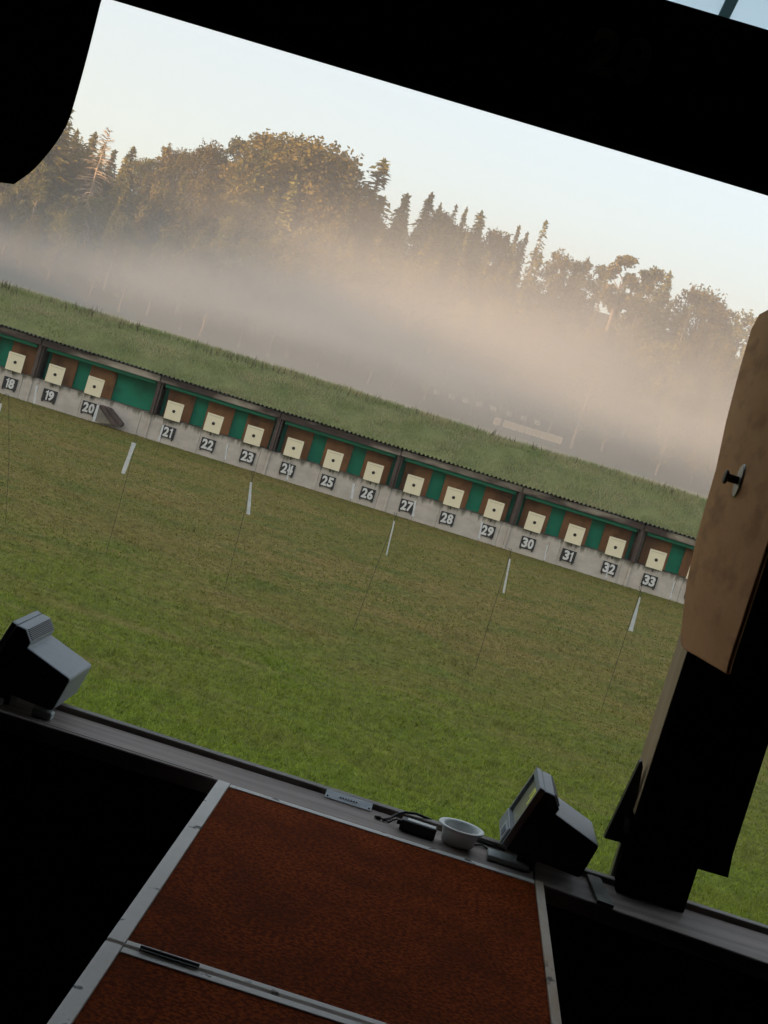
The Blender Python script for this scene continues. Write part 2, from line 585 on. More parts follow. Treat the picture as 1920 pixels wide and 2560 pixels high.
def blades(name, P, H, Wd, lean, material, label, cat=None):
    """P (n,3) roots, H heights, Wd widths -> one mesh of bent triangular blades"""
    n = len(P)
    a = rg.uniform(0, 2 * math.pi, n)
    d = np.stack([np.cos(a), np.sin(a), np.zeros(n)], 1)
    a2 = rg.uniform(0, 2 * math.pi, n)
    ln = (lean * rg.uniform(.2, 1, n) * H)[:, None] * np.stack([np.cos(a2), np.sin(a2), np.zeros(n)], 1)
    up = np.stack([np.zeros(n), np.zeros(n), H], 1)
    v = np.empty((n, 3, 3))
    v[:, 0] = P - d * Wd[:, None] / 2
    v[:, 1] = P + d * Wd[:, None] / 2
    v[:, 2] = P + ln + up
    me = bpy.data.meshes.new(name)
    me.vertices.add(n * 3)
    me.vertices.foreach_set('co', v.reshape(-1).astype(np.float32))
    me.loops.add(n * 3)
    me.loops.foreach_set('vertex_index', np.arange(n * 3, dtype=np.int32))
    me.polygons.add(n)
    me.polygons.foreach_set('loop_start', np.arange(0, n * 3, 3, dtype=np.int32))
    me.update(calc_edges=True)
    me.materials.append(material)
    o = bpy.data.objects.new(name, me)
    C.objects.link(o)
    tag(o, label, cat, kind='stuff')
    return o


def lawn_pts(y0, y1, dens, mw=.36, mg=1.5):
    area = 0
    out = []
    n = int(dens * (y1 - y0) * ((y0 + y1) * mw + 2 * mg))
    y = rg.uniform(y0, y1, n * 2)
    x = rg.uniform(-1, 1, n * 2) * (y1 * mw + mg)
    k = np.abs(x) < y * mw + mg
    x, y = x[k][:n], y[k][:n]
    return np.stack([x, y, np.zeros(len(x)) - .002], 1)


P = np.concatenate([lawn_pts(a_, a_ + 2, 2900 * (10 / a_) ** 1.7) for a_ in range(10, 50, 2)])
P = P[P[:, 1] < 49.9]
nn = len(P)
dist = P[:, 1]
# uneven mowing: taller, lusher patches close to the house
pn = np.array([noise.noise(Vector((p[0] * .9, p[1] * .9, 0))) + .5 * noise.noise(Vector((p[0] * 4, p[1] * 4, 5))) for p in P])
H = (.020 + .022 * rg.random(nn) ** 1.5 + .030 * np.clip(pn, 0, 1)) * (1 + .5 * np.clip((24 - dist) / 10, 0, 1))
Wd = (.0055 + .00030 * dist) * (.6 + 1.5 * rg.random(nn) ** 2)
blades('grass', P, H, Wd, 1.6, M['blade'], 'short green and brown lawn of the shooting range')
# meadow grass on the embankment
n = 80000
x = rg.uniform(-24, 18, n)
y = rg.uniform(51.2, 56.3, n)
z = np.array([bankz(b_) for b_ in y]) + np.array([.13 * noise.noise(Vector((a_ * .25, b_ * .8, 3))) for a_, b_ in zip(x, y)])
cl = np.array([noise.noise(Vector((a_ * 1.3, b_ * 1.3, 9))) for a_, b_ in zip(x, y)])
Hh = (.06 + .08 * rg.random(n)) * (1 + .5 * (y > 54)) + .20 * np.clip(cl, 0, 1) * rg.random(n)
blades('meadow_grass', np.stack([x, y, z - .02], 1), Hh, .018 + .02 * rg.random(n), .8, M['meadow'], 'longer rough grass covering the embankment behind the targets')
# taller weeds along the crest
n = 2600
x = rg.uniform(-24, 18, n)
cl = np.array([max(0, noise.noise(Vector((a_ * .7, 0, 19))) + .15) for a_ in x])
k = rg.random(n) < .25 + cl
x = x[k]
cl = cl[k]
n = len(x)
y = rg.uniform(54.2, 55.6, n)
z = np.array([bankz(b_) for b_ in y])
blades('weed', np.stack([x, y, z - .02], 1), .14 + .16 * rg.random(n) + .34 * cl * rg.random(n), .026 + .024 * rg.random(n), .45, M['seed'], 'thin brownish weeds and seed heads on the embankment crest')

# ------------------------------------------------------------------ target shelter (Y = 50)
YW = 50.0
PITCH = 1.282


def laneX(n):
    return 3.89 + (n - 31) * PITCH - (PITCH if n <= 20 else 0)


X0, X1 = laneX(15) - .7, laneX(36) + .6
bounds = []                                   # X of the posts between bays of three slots
xb = laneX(33) - PITCH / 2
k = xb
while k > X0 - .1:
    bounds.append(k)
    k -= 3 * PITCH
bounds.append(xb + 3 * PITCH)
bounds.append(xb + 6 * PITCH)
bounds.sort()
X0, X1 = bounds[0] - .1, bounds[-1] + .1

sh = empty('target_shelter', ((X0 + X1) / 2, YW, 0), 'long low shelter with corrugated roof and green back panels behind the targets', 'shelter')


def rel(mb):
    ox, oy = (X0 + X1) / 2, YW
    mb.v = [(x - ox, y - oy, z) for x, y, z in mb.v]
    return mb


# corrugated roof, one undulating slab falling to the back
rb = MB()
nxr = int((X1 - X0 + .4) / .135 * 8)
xr = np.linspace(X0 - .2, X1 + .2, nxr)
for layer, dz in ((0, 0), (1, -.012)):
    for y, z in ((49.70, 2.035), (52.4, 1.80)):
        for x in xr:
            sag = .02 * noise.noise(Vector((x * .35, 0, 1)))
            rb.v.append((x, y, z + dz + 0.030 * math.cos(2 * math.pi * x / .135) + sag))
for i in range(nxr - 1):
    rb.f.append((i, i + 1, nxr + i + 1, nxr + i))
    rb.f.append((2 * nxr + i, 3 * nxr + i, 3 * nxr + i + 1, 2 * nxr + i + 1))
    rb.f.append((i, 2 * nxr + i, 2 * nxr + i + 1, i + 1))
    rb.f.append((nxr + i, nxr + i + 1, 3 * nxr + i + 1, 3 * nxr + i))
rel(rb).build('corrugated_roof', M['roofing'], sh, smooth=False)
for i, (a, b_) in enumerate(zip(bounds, bounds[1:])):
    # fascia boards under the eave, green pipe, green back panel, beams and boards of one bay
    rel(MB().box(a + .02, b_ - .02, 49.78, 49.82, 1.80 + rnd.uniform(-.01, .01), 1.985)).build('fascia_board', M['oldwood'], sh, bevel=.004)
    rel(MB().tube([(a + .16, 50.08, 1.735), (b_ - .16, 50.08, 1.735)], .068, 14)).build('green_pipe', M['greentube'], sh, smooth=False)
    rel(MB().box(a + .08, b_ - .08, 50.75, 50.79, .60, 1.93)).build('back_panel', M['green'], sh)
for x in bounds:
    rel(MB().box(x - .075, x + .035, 49.86, 49.98, .78, 1.90)).build('post', M['oldpost'], sh, bevel=.006)
    rel(MB().box(x + .055, x + .10, 49.90, 50.02, .78, 1.93)).build('post', M['oldpost'], sh, bevel=.006)
    rel(MB().box(x - .09, x - .01, 50.05, 50.72, .78, 1.9)).build('bay_wall', M['oldpost'], sh)
for n_ in [n_ for n_ in range(14, 39)]:
    x = laneX(n_)
    if not (X0 + .3 < x < X1 - .3): continue
    w2 = .425
    rel(MB().box(x - w2, x + w2, 50.60, 50.66, .70, 1.72)).build('backing_board', M['trap'], sh, bevel=.005)
# the empty slot between 20 and 21 has a thin mossy batten
xg = laneX(21) - PITCH
rel(MB().box(xg + .42, xg + .46, 50.70, 50.745, .68, 1.62)).build('batten', mat('mossy_batten', (.16, .15, .05), (.10, .12, .05), scale=6, rough=.9), sh)

# concrete wall in cast sections
cw = empty('concrete_wall', ((X0 + X1) / 2, YW, 0), 'long low grey concrete wall with mossy streaks carrying the lane numbers', 'wall')
xx = X0 - .2
secs = []
while xx < X1 + .2:
    secs.append(xx)
    xx += PITCH * 1.5
for i, (a, b_) in enumerate(zip(secs, secs[1:] + [X1 + .3])):
    off = rnd.uniform(-.008, .008)
    rel(MB().box(a + .003, b_ - .003, 49.98 + off, 50.9, -.1, .775 + rnd.uniform(-.004, .004))).build('wall_section', M['concrete'], cw, bevel=.012)
for x in bounds:
    rel(MB().box(x - .06, x + .02, 49.93, 49.97, -.05, .74)).build('buttress', M['concrete'], cw, bevel=.012)

dcache = {}


def digit(c_):
    if c_ not in dcache:
        me = text_mesh(c_, .36, .006, .016)
        xs_ = [v.co.x for v in me.vertices]
        ys_ = [v.co.y for v in me.vertices]
        for v in me.vertices:
            v.co.x = (v.co.x - (max(xs_) + min(xs_)) / 2) * .172 / (max(xs_) - min(xs_))
            v.co.y = (v.co.y - (max(ys_) + min(ys_)) / 2) * .305 / (max(ys_) - min(ys_))
        dcache[c_] = me
    return dcache[c_]


# targets with their dots and the number signs
sq = .52
tproto = None
GT = 'cream square targets standing in a row on the concrete wall'
GS = 'black number signs on the concrete wall'
first = True
for n_ in range(16, 38):
    x = laneX(n_)
    if x > X1 - .3: continue
    if tproto is None:
        t = empty('shooting_target', (0, 0, 0), 'x', 'target', GT)
        MB().box(-sq / 2, sq / 2, -.012, .012, 0, .56).build('target_face', M['cream'], t, bevel=.003)
        dm = MB()
        nseg = 24
        pts = [(.050 * math.cos(2 * math.pi * k_ / nseg), .275 + .050 * math.sin(2 * math.pi * k_ / nseg)) for k_ in range(nseg)]
        dm.prismY(pts, -.020, -.0122)
        dm.build('black_dot', M['dot'], t)
        MB().box(-.21, .21, -.0155, -.0125, .495, .503).build('line', M['creamline'], t)
        MB().box(-.02, .02, .013, .06, -.10, .3).build('hanger', M['rod'], t)
        tproto = t
    else:
        t = copy_tree(tproto)
    t.location = (x + rnd.uniform(-.01, .01), 49.90, .775 + rnd.uniform(-.006, .006))
    t.rotation_euler = (math.radians(rnd.uniform(-2, 2)), math.radians(rnd.uniform(-.8, .8)), math.radians(rnd.uniform(-2, 2)))
    t['label'] = 'cream square target with a black centre dot above the number %d' % n_
    s_ = empty('number_sign', (x + rnd.uniform(-.01, .01) + (.08 if n_ == 34 else 0), 49.955, .195), 'black board with the white number %d on the concrete wall' % n_, 'sign', GS)
    s_.rotation_euler = (0, math.radians(rnd.uniform(-1.2, 1.2)), 0)
    MB().box(-.225, .225, -.015, .015, 0, .365).build('board', M['signblack'], s_, bevel=.004)
    for b_x in (-.20, .165):
        MB().box(b_x, b_x + .035, -.03, .02, -.045, -.001).build('bracket', M['darksteel'], s_)
    dg_ = MB()
    wds = [.095 if c_ == '1' else .172 for c_ in str(n_)]
    cur = -(sum(wds) + .012) / 2
    for c_, wd_ in zip(str(n_), wds):
        if c_ == '1':
            hgt = .305
            q_ = [(cur + .046, -hgt / 2), (cur + .092, -hgt / 2), (cur + .092, hgt / 2), (cur + .060, hgt / 2), (cur + .048, hgt / 2 - .035), (cur + .006, hgt / 2 - .055), (cur + .006, hgt / 2 - .088), (cur + .046, hgt / 2 - .080)]
            dg_.prismY(q_, -.003, .003)
        else:
            me = digit(c_)
            base_ = len(dg_.v)
            dg_.v += [(cur + wd_ / 2 + v.co.x, v.co.z * 0 - v.co.z, v.co.y) for v in me.vertices]
            dg_.f += [tuple(k_ + base_ for k_ in p_.vertices) for p_ in me.polygons]
        cur += wd_ + .012
    o = dg_.build('digits', M['white'], s_)
    o.location = (0, -.019, .183)

# old timber ramp leaning on the wall right of number 20
rp_ = empty('timber_ramp', (laneX(20) + .8, 49.6, 0), 'dark weathered timber ramp leaning on the concrete wall right of number 20', 'ramp')
rx, ry = laneX(20) + .8, 49.6


def rpx(*q):
    a_, b_ = onY(*q, 49.75)
    return a_ - rx, max(.01, b_)


fix_normals(MB().prismY([rpx(252, 1012), rpx(264, 1016), rpx(302, 1066), rpx(284, 1063)], -.10, .30).build('plank', M['oldpost'], rp_, bevel=.008))
fix_normals(MB().prismY([rpx(265.5, 1016), rpx(278, 1021), rpx(309, 1060), rpx(304, 1067)], -.06, .32).build('plank', M['oldpost'], rp_, bevel=.008))
fix_normals(MB().prismY([rpx(244, 1016), rpx(250, 1014), rpx(282, 1062), rpx(240, 1052)], -.04, .30).build('side_block', mat('mossy_grey_side', (.26, .235, .19), (.17, .155, .12), scale=4, rough=.9), rp_))

# wind flags
GN = 'wind ribbons on thin dark rods in the near row'
GF = 'small wind ribbons standing in a row just before the concrete wall'


def wind_flag(X, Y, top, s0, s1, w0, w1, label, group, far=False):
    f_ = empty('wind_flag', (X, Y, 0), label, 'wind flag', group)
    tx, tz = top
    MB().tube([(0, 0, -.05), ((tx - X) * .45, 0, tz * .5), (tx - X, 0, tz)], .0042 if not far else .0035, 6).build('rod', M['rod'], f_)
    MB().tube([(tx - X, 0, tz), (tx - X - .05, -.01, tz + .004), (s0[0] - X, -.02, s0[1] + .06), (s0[0] - X, -.02, s0[1])], .004, 6).build('hook', M['rod'], f_)
    mb = MB()
    nrow = 9
    for i_ in range(nrow):
        t_ = i_ / (nrow - 1)
        xc = s0[0] + (s1[0] - s0[0]) * t_ - X
        zc = s0[1] + (s1[1] - s0[1]) * t_
        ww = (w0 + (w1 - w0) * t_) / 2 * (1 + .08 * math.sin(t_ * 9 + X))
        tw = .25 * math.sin(t_ * 3 + X * 2)
        for sx, th in ((-1, -.002), (1, -.002), (1, .002), (-1, .002)):
            mb.v.append((xc + sx * ww * math.cos(tw), -.02 + sx * ww * math.sin(tw) + th, zc))
    for i_ in range(nrow - 1):
        for q in range(4):
            a_ = i_ * 4
            mb.f.append((a_ + q, a_ + (q + 1) % 4, a_ + 4 + (q + 1) % 4, a_ + 4 + q))
    mb.f.append((3, 2, 1, 0))
    a_ = (nrow - 1) * 4
    mb.f.append((a_, a_ + 1, a_ + 2, a_ + 3))
    fix_normals(mb.build('ribbon', M['ribbon'], f_))
    return f_


near = [((18, 1300), (22, 987), (1, 1008), (-22, 1085), .07, .07, 'wide white wind ribbon at the left edge below number 18'),
        ((265, 1385), (345, 1089), (336, 1107), (308, 1184), .066, .066, 'straight wide white wind ribbon between numbers 20 and 21 on the lawn'),
        ((560, 1480), (636, 1179), (628, 1205), (621, 1286), .03, .062, 'white wind ribbon widening downwards below number 23'),
        ((880, 1580), (993, 1284), (986, 1302), (966, 1388), .022, .02, 'very thin white wind ribbon left of number 27'),
        ((1208, 1605), (1279, 1373), (1275, 1397), (1258.5, 1482), .024, .034, 'narrow white wind ribbon left of number 30'),
        ((1508, 1760), (1604, 1468), (1600, 1493), (1576, 1577), .022, .075, 'white wind ribbon flaring at its lower end left of number 33')]
for b0, tp, a0, a1_, w0, w1, lab in near:
    Y = 25.3
    bxy = onZ(*b0, 0)
    bxx = bxy[0] * Y / bxy[1]
    wind_flag(bxx, Y, onY(*tp, Y), onY(*a0, Y), onY(*a1_, Y), w0, w1, lab, GN)
far = [((92.6, 964), (85.6, 1009), .05, 'left of number 19'), ((245.8, 1013), (234, 1053), .07, 'right of number 20'), ((409, 1062), (397, 1101), .05, 'crossing number 21'),
       ((569, 1109), (563, 1149), .03, 'left of number 23'), ((725, 1161), (718, 1199), .035, 'crossing the right end of number 24'), ((885, 1209), (879, 1247), .06, 'left of number 26'),
       ((1039, 1251), (1032, 1291), .055, 'at the right edge of number 27'), ((1205.7, 1304), (1197, 1346), .05, 'at the left edge of number 29'),
       ((1368.6, 1362), (1361, 1400), .03, 'between numbers 30 and 31'), ((1521, 1415), (1515, 1444), .035, 'crossing number 32'), ((1686, 1453), (1675, 1496), .03, 'right of number 33')]
for a0, a1_, ww, lab in far:
    Y = 44.0
    sx0, sz0 = onY(*a0, Y)
    sx1, sz1 = onY(*a1_, Y)
    wind_flag(sx0 + .03, Y, (sx0 + .05, sz0 + .07), (sx0, sz0), (sx1, sz1), ww, ww * 1.1, 'small white wind ribbon ' + lab, GF, True)

# ------------------------------------------------------------------ 300 m range far behind
GB = 'pale square target frames far off in the mist'
tb = None
posx = [0] + [79 + k_ * 61.5 for k_ in range(8)]
names = ['leftmost, standing apart', 'second from the left', 'third from the left', 'fourth from the left', 'in the middle of the row', 'fourth from the right', 'third from the right', 'second from the right', 'rightmost']
for i, p_ in enumerate(posx):
    px, py = 1000 + (806 + p_) * .3014, 920 + (443 + p_ * .302) * .3014
    X, Z = onY(px, py, 300)
    if tb is None:
        tb = empty('distant_target', (0, 0, 0), 'x', 'target', GB)
        fm = MB().box(-.62, .62, -.03, .03, .50, .62).box(-.62, .62, -.03, .03, -.62, -.50).box(-.62, -.50, -.03, .03, -.50, .50).box(.50, .62, -.03, .03, -.50, .50)
        fm.build('frame', mat('pale_yellow_frame', (.50, .46, .34), (.46, .42, .32), scale=2), tb)
        MB().box(-.5, .5, -.01, .01, -.5, .5).build('panel', mat('sun_bleached_panel', (.25, .22, .18), (.28, .24, .19), scale=2), tb)  # panel tone kept near the frame's, mist fading put into the colour
        MB().box(-.4, -.34, .03, .09, -1.9, .4).box(.34, .4, .03, .09, -1.9, .4).build('legs_frame', M['rod'], tb).name = 'stand'
        t = tb
    else:
        t = copy_tree(tb)
    t.location = (X, 300, Z)
    t['label'] = 'pale square target frame in the mist, ' + names[i]
nd = ['81', '83', '85', '87', '89', '91', '93', '95']
for i, (qx, qy) in enumerate([(305, 205), (428, 238), (545, 272), (657, 302), (775, 340), (908, 385), (1023, 420), (1137, 455)]):
    X, Z = onY(1000 + qx * .3014, 920 + qy * .3014, 301)
    me = text_mesh(nd[i], 1.15, .02, .02)
    me.materials.clear()
    me.materials.append(M['farwhite'])
    s_ = empty('distant_number_sign', (X, 301, Z), 'faint white number %s in the mist above the far targets' % nd[i], 'sign', 'faint far number signs in the mist')
    o = bpy.data.objects.new('digits', me)
    C.objects.link(o)
    o.parent = s_
    o.rotation_euler = (math.radians(90), 0, 0)
    MB().box(-.05, .05, .03, .1, -Z - .1, .4).build('pole', M['rod'], s_)

# ------------------------------------------------------------------ shooting house
SZ = 2.95
hs = empty('shooting_house', (0, 0, 0), 'dark interior of the shooting house with sill, lintel and post framing the view', 'building')
MB().box(-9, 9, -5, 3.60, 2.0, 2.1).build('floor', M['black'], hs)
MB().box(-9, 9, -5, 3.70, 5.50, 5.62).build('ceiling', M['black'], hs)
MB().box(-9, 9, -5.15, -5.0, 0, 5.5).build('rear_wall', M['black'], hs)
MB().box(-9.15, -9, -5.15, 3.8, 0, 5.5).build('side_wall', M['black'], hs)
MB().box(9, 9.15, -5.15, 3.8, 0, 5.5).build('side_wall', M['black'], hs)
MB().box(-9, 9, 3.64, 3.80, 0, 2.905).build('parapet', M['blackboard'], hs)
# sill boards left and right of the joint behind the monitor
lz = SZ
sm = MB()
sm.prismZ([(-9, 3.605), (.425, 3.605), (.425, 3.772), (-9, 3.772)], lz - .04, lz)
o = sm.build('window_sill', M['sill'], hs, bevel=.004)
sm = MB()
sm.prismZ([(.428, 3.60), (.60, 3.575), (.97, 3.535), (9, 3.535), (9, 3.772), (.428, 3.772)], lz - .04, lz - .001)
o = sm.build('window_sill', M['sill'], hs, bevel=.004)
MB().box(-9, 9, 3.584, 3.602, lz - .075, lz - .012).build('sill_edge', M['silledge'], hs, bevel=.003) if False else None
MB().box(-9, 9, 3.776, 3.806, lz - .10, lz + .012).build('sill_lip', M['silledge'], hs, bevel=.003)
MB().box(-9, 9, 3.70, 3.80, 4.565, 4.893).build('lintel', M['blackboard'], hs, bevel=.004)
MB().box(-9, -.33, 3.6175, 3.6195, lz - .003, lz + .0006).build('sill_groove', M['blackboard'], hs)
MB().box(.98, 9, 3.5525, 3.5545, lz - .003, lz + .0006).build('sill_groove', M['blackboard'], hs)
# post, its front coloured black for the indoor shade; pale side, cladding, flap
MB().box(.624, .786, 3.722, 3.80, lz, 5.5).build('post', M['blackboard'], hs, bevel=.002)
MB().box(.6245, .786, 3.81, 3.985, lz + .165, 5.5).build('post_lining', M['postwood'], hs, bevel=.002)
bt = [onY(1748, 2170, 3.84), onY(1818, 2190, 3.84), onY(1830, 2131, 3.84), onY(1920, 1850, 3.84)]
zt = 5.45
dxz = (bt[3][0] - bt[2][0]) / (bt[3][1] - bt[2][1])
MB().prismY([(.787, bt[0][1]), (bt[1][0], bt[1][1]), (bt[2][0], bt[2][1]), (bt[2][0] + dxz * (zt - bt[2][1]), zt), (.787, zt)], 3.825, 3.86).build('cladding_board', M['blackboard'], hs)
fl = [onY(*q, 3.86) for q in [(1604, 1899), (1598, 1902), (1509, 2091), (1546, 2101), (1560, 2110), (1578, 2060), (1606, 1915)]]
MB().prismY([(x_, z_) for x_, z_ in fl], 3.845, 3.87).build('flap', M['rubber'], hs)
lp = [onY(*q, 3.84) for q in [(1563, 2040), (1574, 2050), (1570, 2082), (1562, 2083), (1558, 2070)]]
MB().prismY(lp, 3.832, 3.838).build('flap_plate', M['steel'], hs)
ls = [onY(*q, 3.83) for q in [(1551, 2103), (1557, 2105), (1528, 2190), (1522, 2186)]]
a0 = onZ(1525, 2186, lz)
tl, tr2 = onY(1523, 2187, 3.89)[0], .640
MB().box(tl + .003, tr2, 3.875, 3.905, lz - .12, lz + .20).build('corner_trim', M['rubber'], hs)
MB().box(tl, tl + .0028, 3.873, 3.905, lz - .12, lz + .20).build('trim_edge', M['steel'], hs)
MB().add([(.568, 3.575, lz + .001), (.605, 3.570, lz + .001), (.588, 3.765, lz + .001), (.556, 3.768, lz + .001),
          (.568, 3.575, lz + .009), (.605, 3.570, lz + .009), (.588, 3.765, lz + .009), (.556, 3.768, lz + .009)],
         [(3, 2, 1, 0), (4, 5, 6, 7), (0, 1, 5, 4), (1, 2, 6, 5), (2, 3, 7, 6), (3, 0, 4, 7)]).build('sill_batten', mat('grey_batten', (.34, .32, .28), (.22, .2, .18), scale=20), hs)
# opal canopy outside above the lintel
jx, jz = onY(1810, 56, 4.85)
for a_, b_ in ((-9, jx - 2.4), (jx - 2.38, jx - 1.2), (jx - 1.18, jx - .012), (jx + .012, jx + 1.2), (jx + 1.22, 9)):
    v0 = [(a_, 3.86, 5.42), (b_, 3.86, 5.42), (b_, 5.75, 5.075), (a_, 5.75, 5.075)]
    v1 = [(x_, y_, z_ + .012) for x_, y_, z_ in v0]
    MB().add(v0 + v1, [(0, 3, 2, 1), (4, 5, 6, 7), (0, 1, 5, 4), (1, 2, 6, 5), (2, 3, 7, 6), (3, 0, 4, 7)]).build('canopy_sheet', M['opal'], hs)
for xj in (jx - 2.39, jx - 1.19, jx, jx + 1.21):
    MB().add([(xj - .016, 3.86, 5.40), (xj + .016, 3.86, 5.40), (xj + .016, 5.76, 5.055), (xj - .016, 5.76, 5.055),
              (xj - .016, 3.86, 5.418), (xj + .016, 3.86, 5.418), (xj + .016, 5.76, 5.073), (xj - .016, 5.76, 5.073)],
             [(0, 3, 2, 1), (4, 5, 6, 7), (0, 1, 5, 4), (1, 2, 6, 5), (2, 3, 7, 6), (3, 0, 4, 7)]).build('canopy_joint', M['joint'], hs)
# opaque roof over the room, leaving the canopy free
MB().box(-9.4, 9.4, -5.5, 3.84, 5.64, 5.75).build('roof', M['blackboard'], hs)
# faint number on the lintel
me = text_mesh('28', .135, .004, .004)
me.materials.clear()
me.materials.append(mat('faded_digits', (.095, .08, .06), (.06, .05, .04), scale=30))
o = bpy.data.objects.new('lintel_number', me)
C.objects.link(o)
o.parent = hs
o.rotation_euler = (math.radians(90), 0, 0)
nx_, nz_ = onY(1548, 148, 3.695)
o.location = (nx_, 3.696, nz_)


# divider boards hanging between the lanes
def rounded(pts, r, n=8):
    out = []
    m_ = len(pts)
    for i_ in range(m_):
        p0, p1, p2 = Vector(pts[i_ - 1]), Vector(pts[i_]), Vector(pts[(i_ + 1) % m_])
        a_, b_ = (p0 - p1), (p2 - p1)
        rr = r if not hasattr(r, '__len__') else r[i_]
        rr = min(rr, a_.length * .45, b_.length * .45)
        a_, b_ = p1 + a_.normalized() * rr, p1 + b_.normalized() * rr
        for k_ in range(n + 1):
            t_ = k_ / n
            out.append(tuple((a_ * (1 - t_) + p1 * t_) * (1 - t_) + (p1 * t_ + b_ * t_ * 0 + b_ * 0) * 0 + 0 * b_ if False else a_ * (1 - t_) ** 2 + p1 * 2 * t_ * (1 - t_) + b_ * t_ ** 2))
    return out


def onX(px, py, X):
    d = ray(px, py)
    t_ = X / d.x
    return d.y * t_, CZ + d.z * t_


XP = .552
dv = empty('divider_board', (XP, 3.2, 3.5), 'brown divider board with rounded corners and a round steel bolt hanging before the post', 'divider board')
edge_px = [(1702, 1614), (1700, 1592), (1715, 1461), (1738, 1356), (1762, 1267), (1789, 1174), (1814, 1056), (1848, 925), (1878, 822)]
ed = [onX(*q, XP) for q in edge_px]
c2 = onX(1812, 1682, XP)
c0 = onX(1893, 790, XP)
pts = [(c2[0] - .01, c2[1])] + [(c2[0], c2[1] + .02), (c2[0], c0[1] + .03), (c2[0] + .03, c0[1] + .045), (c0[0] - .02, c0[1] + .004)] + ed[::-1] + [onX(1708, 1622, XP)]
rp2 = pts
dmb = MB().prismX([(y_ - 3.2, z_ - 3.5) for y_, z_ in rp2], 0, .009)
fix_normals(dmb.build('board', M['brown'], dv, bevel=.003))
kb = onX(1850, 1203, XP)
ky, kz = kb[0] - 3.2, kb[1] - 3.5
wz = MB().tube([(-.001, ky, kz), (-.0045, ky, kz)], [.036, .034], 32)
wz.build('washer', M['steel'], dv)
MB().tube([(-.0045, ky, kz), (-.026, ky, kz)], .0085, 14).build('bolt_shank', M['darksteel'], dv)
MB().tube([(-.026, ky, kz), (-.028, ky, kz), (-.0325, ky, kz), (-.034, ky, kz)], [.012, .0145, .0145, .011], 18).build('bolt_knob', M['darksteel'], dv)
MB().box(.0095, .07, .30, .34, .20, .24).build('bracket', M['darksteel'], dv)

XL = -.640
dl = empty('dark_divider_board', (XL, 1.7, 4.4), 'near black divider board with a big rounded corner at the upper left', 'divider board')
e0 = onX(218, 0, XL)
e1 = onX(150, 258, XL)
e3 = onX(0, 450, XL)
el = [(e0[0] + .012, 5.4)]
arc = [onX(*q, XL) for q in [(218, 0), (183, 140), (150, 258), (135, 300), (112, 340), (80, 382), (45, 418), (0, 450)]]
def catmull(P_, n=5):
    out = []
    for i_ in range(len(P_) - 1):
        p0, p1, p2, p3 = (Vector(P_[max(0, i_ - 1)]), Vector(P_[i_]), Vector(P_[i_ + 1]), Vector(P_[min(len(P_) - 1, i_ + 2)]))
        for k_ in range(n):
            t_ = k_ / n
            out.append(tuple(.5 * (2 * p1 + (p2 - p0) * t_ + (2 * p0 - 5 * p1 + 4 * p2 - p3) * t_ ** 2 + (3 * p1 - p0 - 3 * p2 + p3) * t_ ** 3)))
    return out + [tuple(P_[-1])]


arc = catmull(arc)
el += arc + [(arc[-1][0] - .10, arc[-1][1] - .010), (1.0, arc[-1][1] - .012), (1.0, 5.4)]
fix_normals(MB().prismX([(y_ - 1.7, z_ - 4.4) for y_, z_ in el], 0, .018).build('board', M['blackboard'], dl))
MB().box(.004, .014, -.3, -.27, .95, 1.11).build('hanger_bar', M['darksteel'], dl)

# firing mat on its bench
bn = empty('firing_bench', (.065, 2.6, 0), 'black bench under the red brown firing mat', 'bench')
MB().box(-.36, .36, -1.05, .98, 2.86, 2.915).build('bench_top', M['black'], bn)
for sx in (-.33, .28):
    for sy in (-1.0, .9):
        MB().box(sx, sx + .05, sy, sy + .05, 2.1, 2.858).build('leg', M['black'], bn)
mt = empty('firing_mat', (.0655, 2.5, 2.916), 'hinged red brown carpet firing mat with worn white edging in front of the sill', 'firing mat')
for (y0, y1) in ((.006, 1.105), (-1.05, -.006)):
    hw, fw = .3805, .030
    MB().box(-hw + fw, hw - .020, y0 + (.022 if y0 > 0 else .022), y1 - (.027 if y0 > 0 else .026), .002, .032).build('carpet', M['mat'], mt)
    MB().box(-hw, -hw + fw - .0015, y0, y1, 0, .036).build('edge_strip', M['matframe'], mt, bevel=.002)
    MB().box(hw - .0185, hw, y0, y1, 0, .036).build('edge_strip', M['wornframe'], mt, bevel=.002)
    if y0 > 0:
        MB().box(-hw + fw, hw - .020, y1 - .0255, y1, 0, .0345).build('edge_strip', M['matframe'], mt, bevel=.002)
        MB().box(-hw + fw, hw - .020, y0, y0 + .0205, 0, .0345).build('edge_strip', M['matframe'], mt, bevel=.002)
    else:
        MB().box(-hw + fw, hw - .020, y1 - .0245, y1, 0, .0345).build('edge_strip', M['matframe'], mt, bevel=.002)
        MB().box(-hw + fw, hw - .020, y0, y0 + .0205, 0, .0345).build('edge_strip', M['matframe'], mt, bevel=.002)
hg = MB().box(-.325, -.228, -.009, .009, .0365, .0395)
hg.tube([(-.325, 0, .0395), (-.228, 0, .0395)], .003, 8)
hg.build('hinge', M['hinge'], mt)

# monitors on the sill
YM = 3.655


def q5(a, b_):
    return onY(1200 + a * .217, 1880 + b_ * .217, YM)


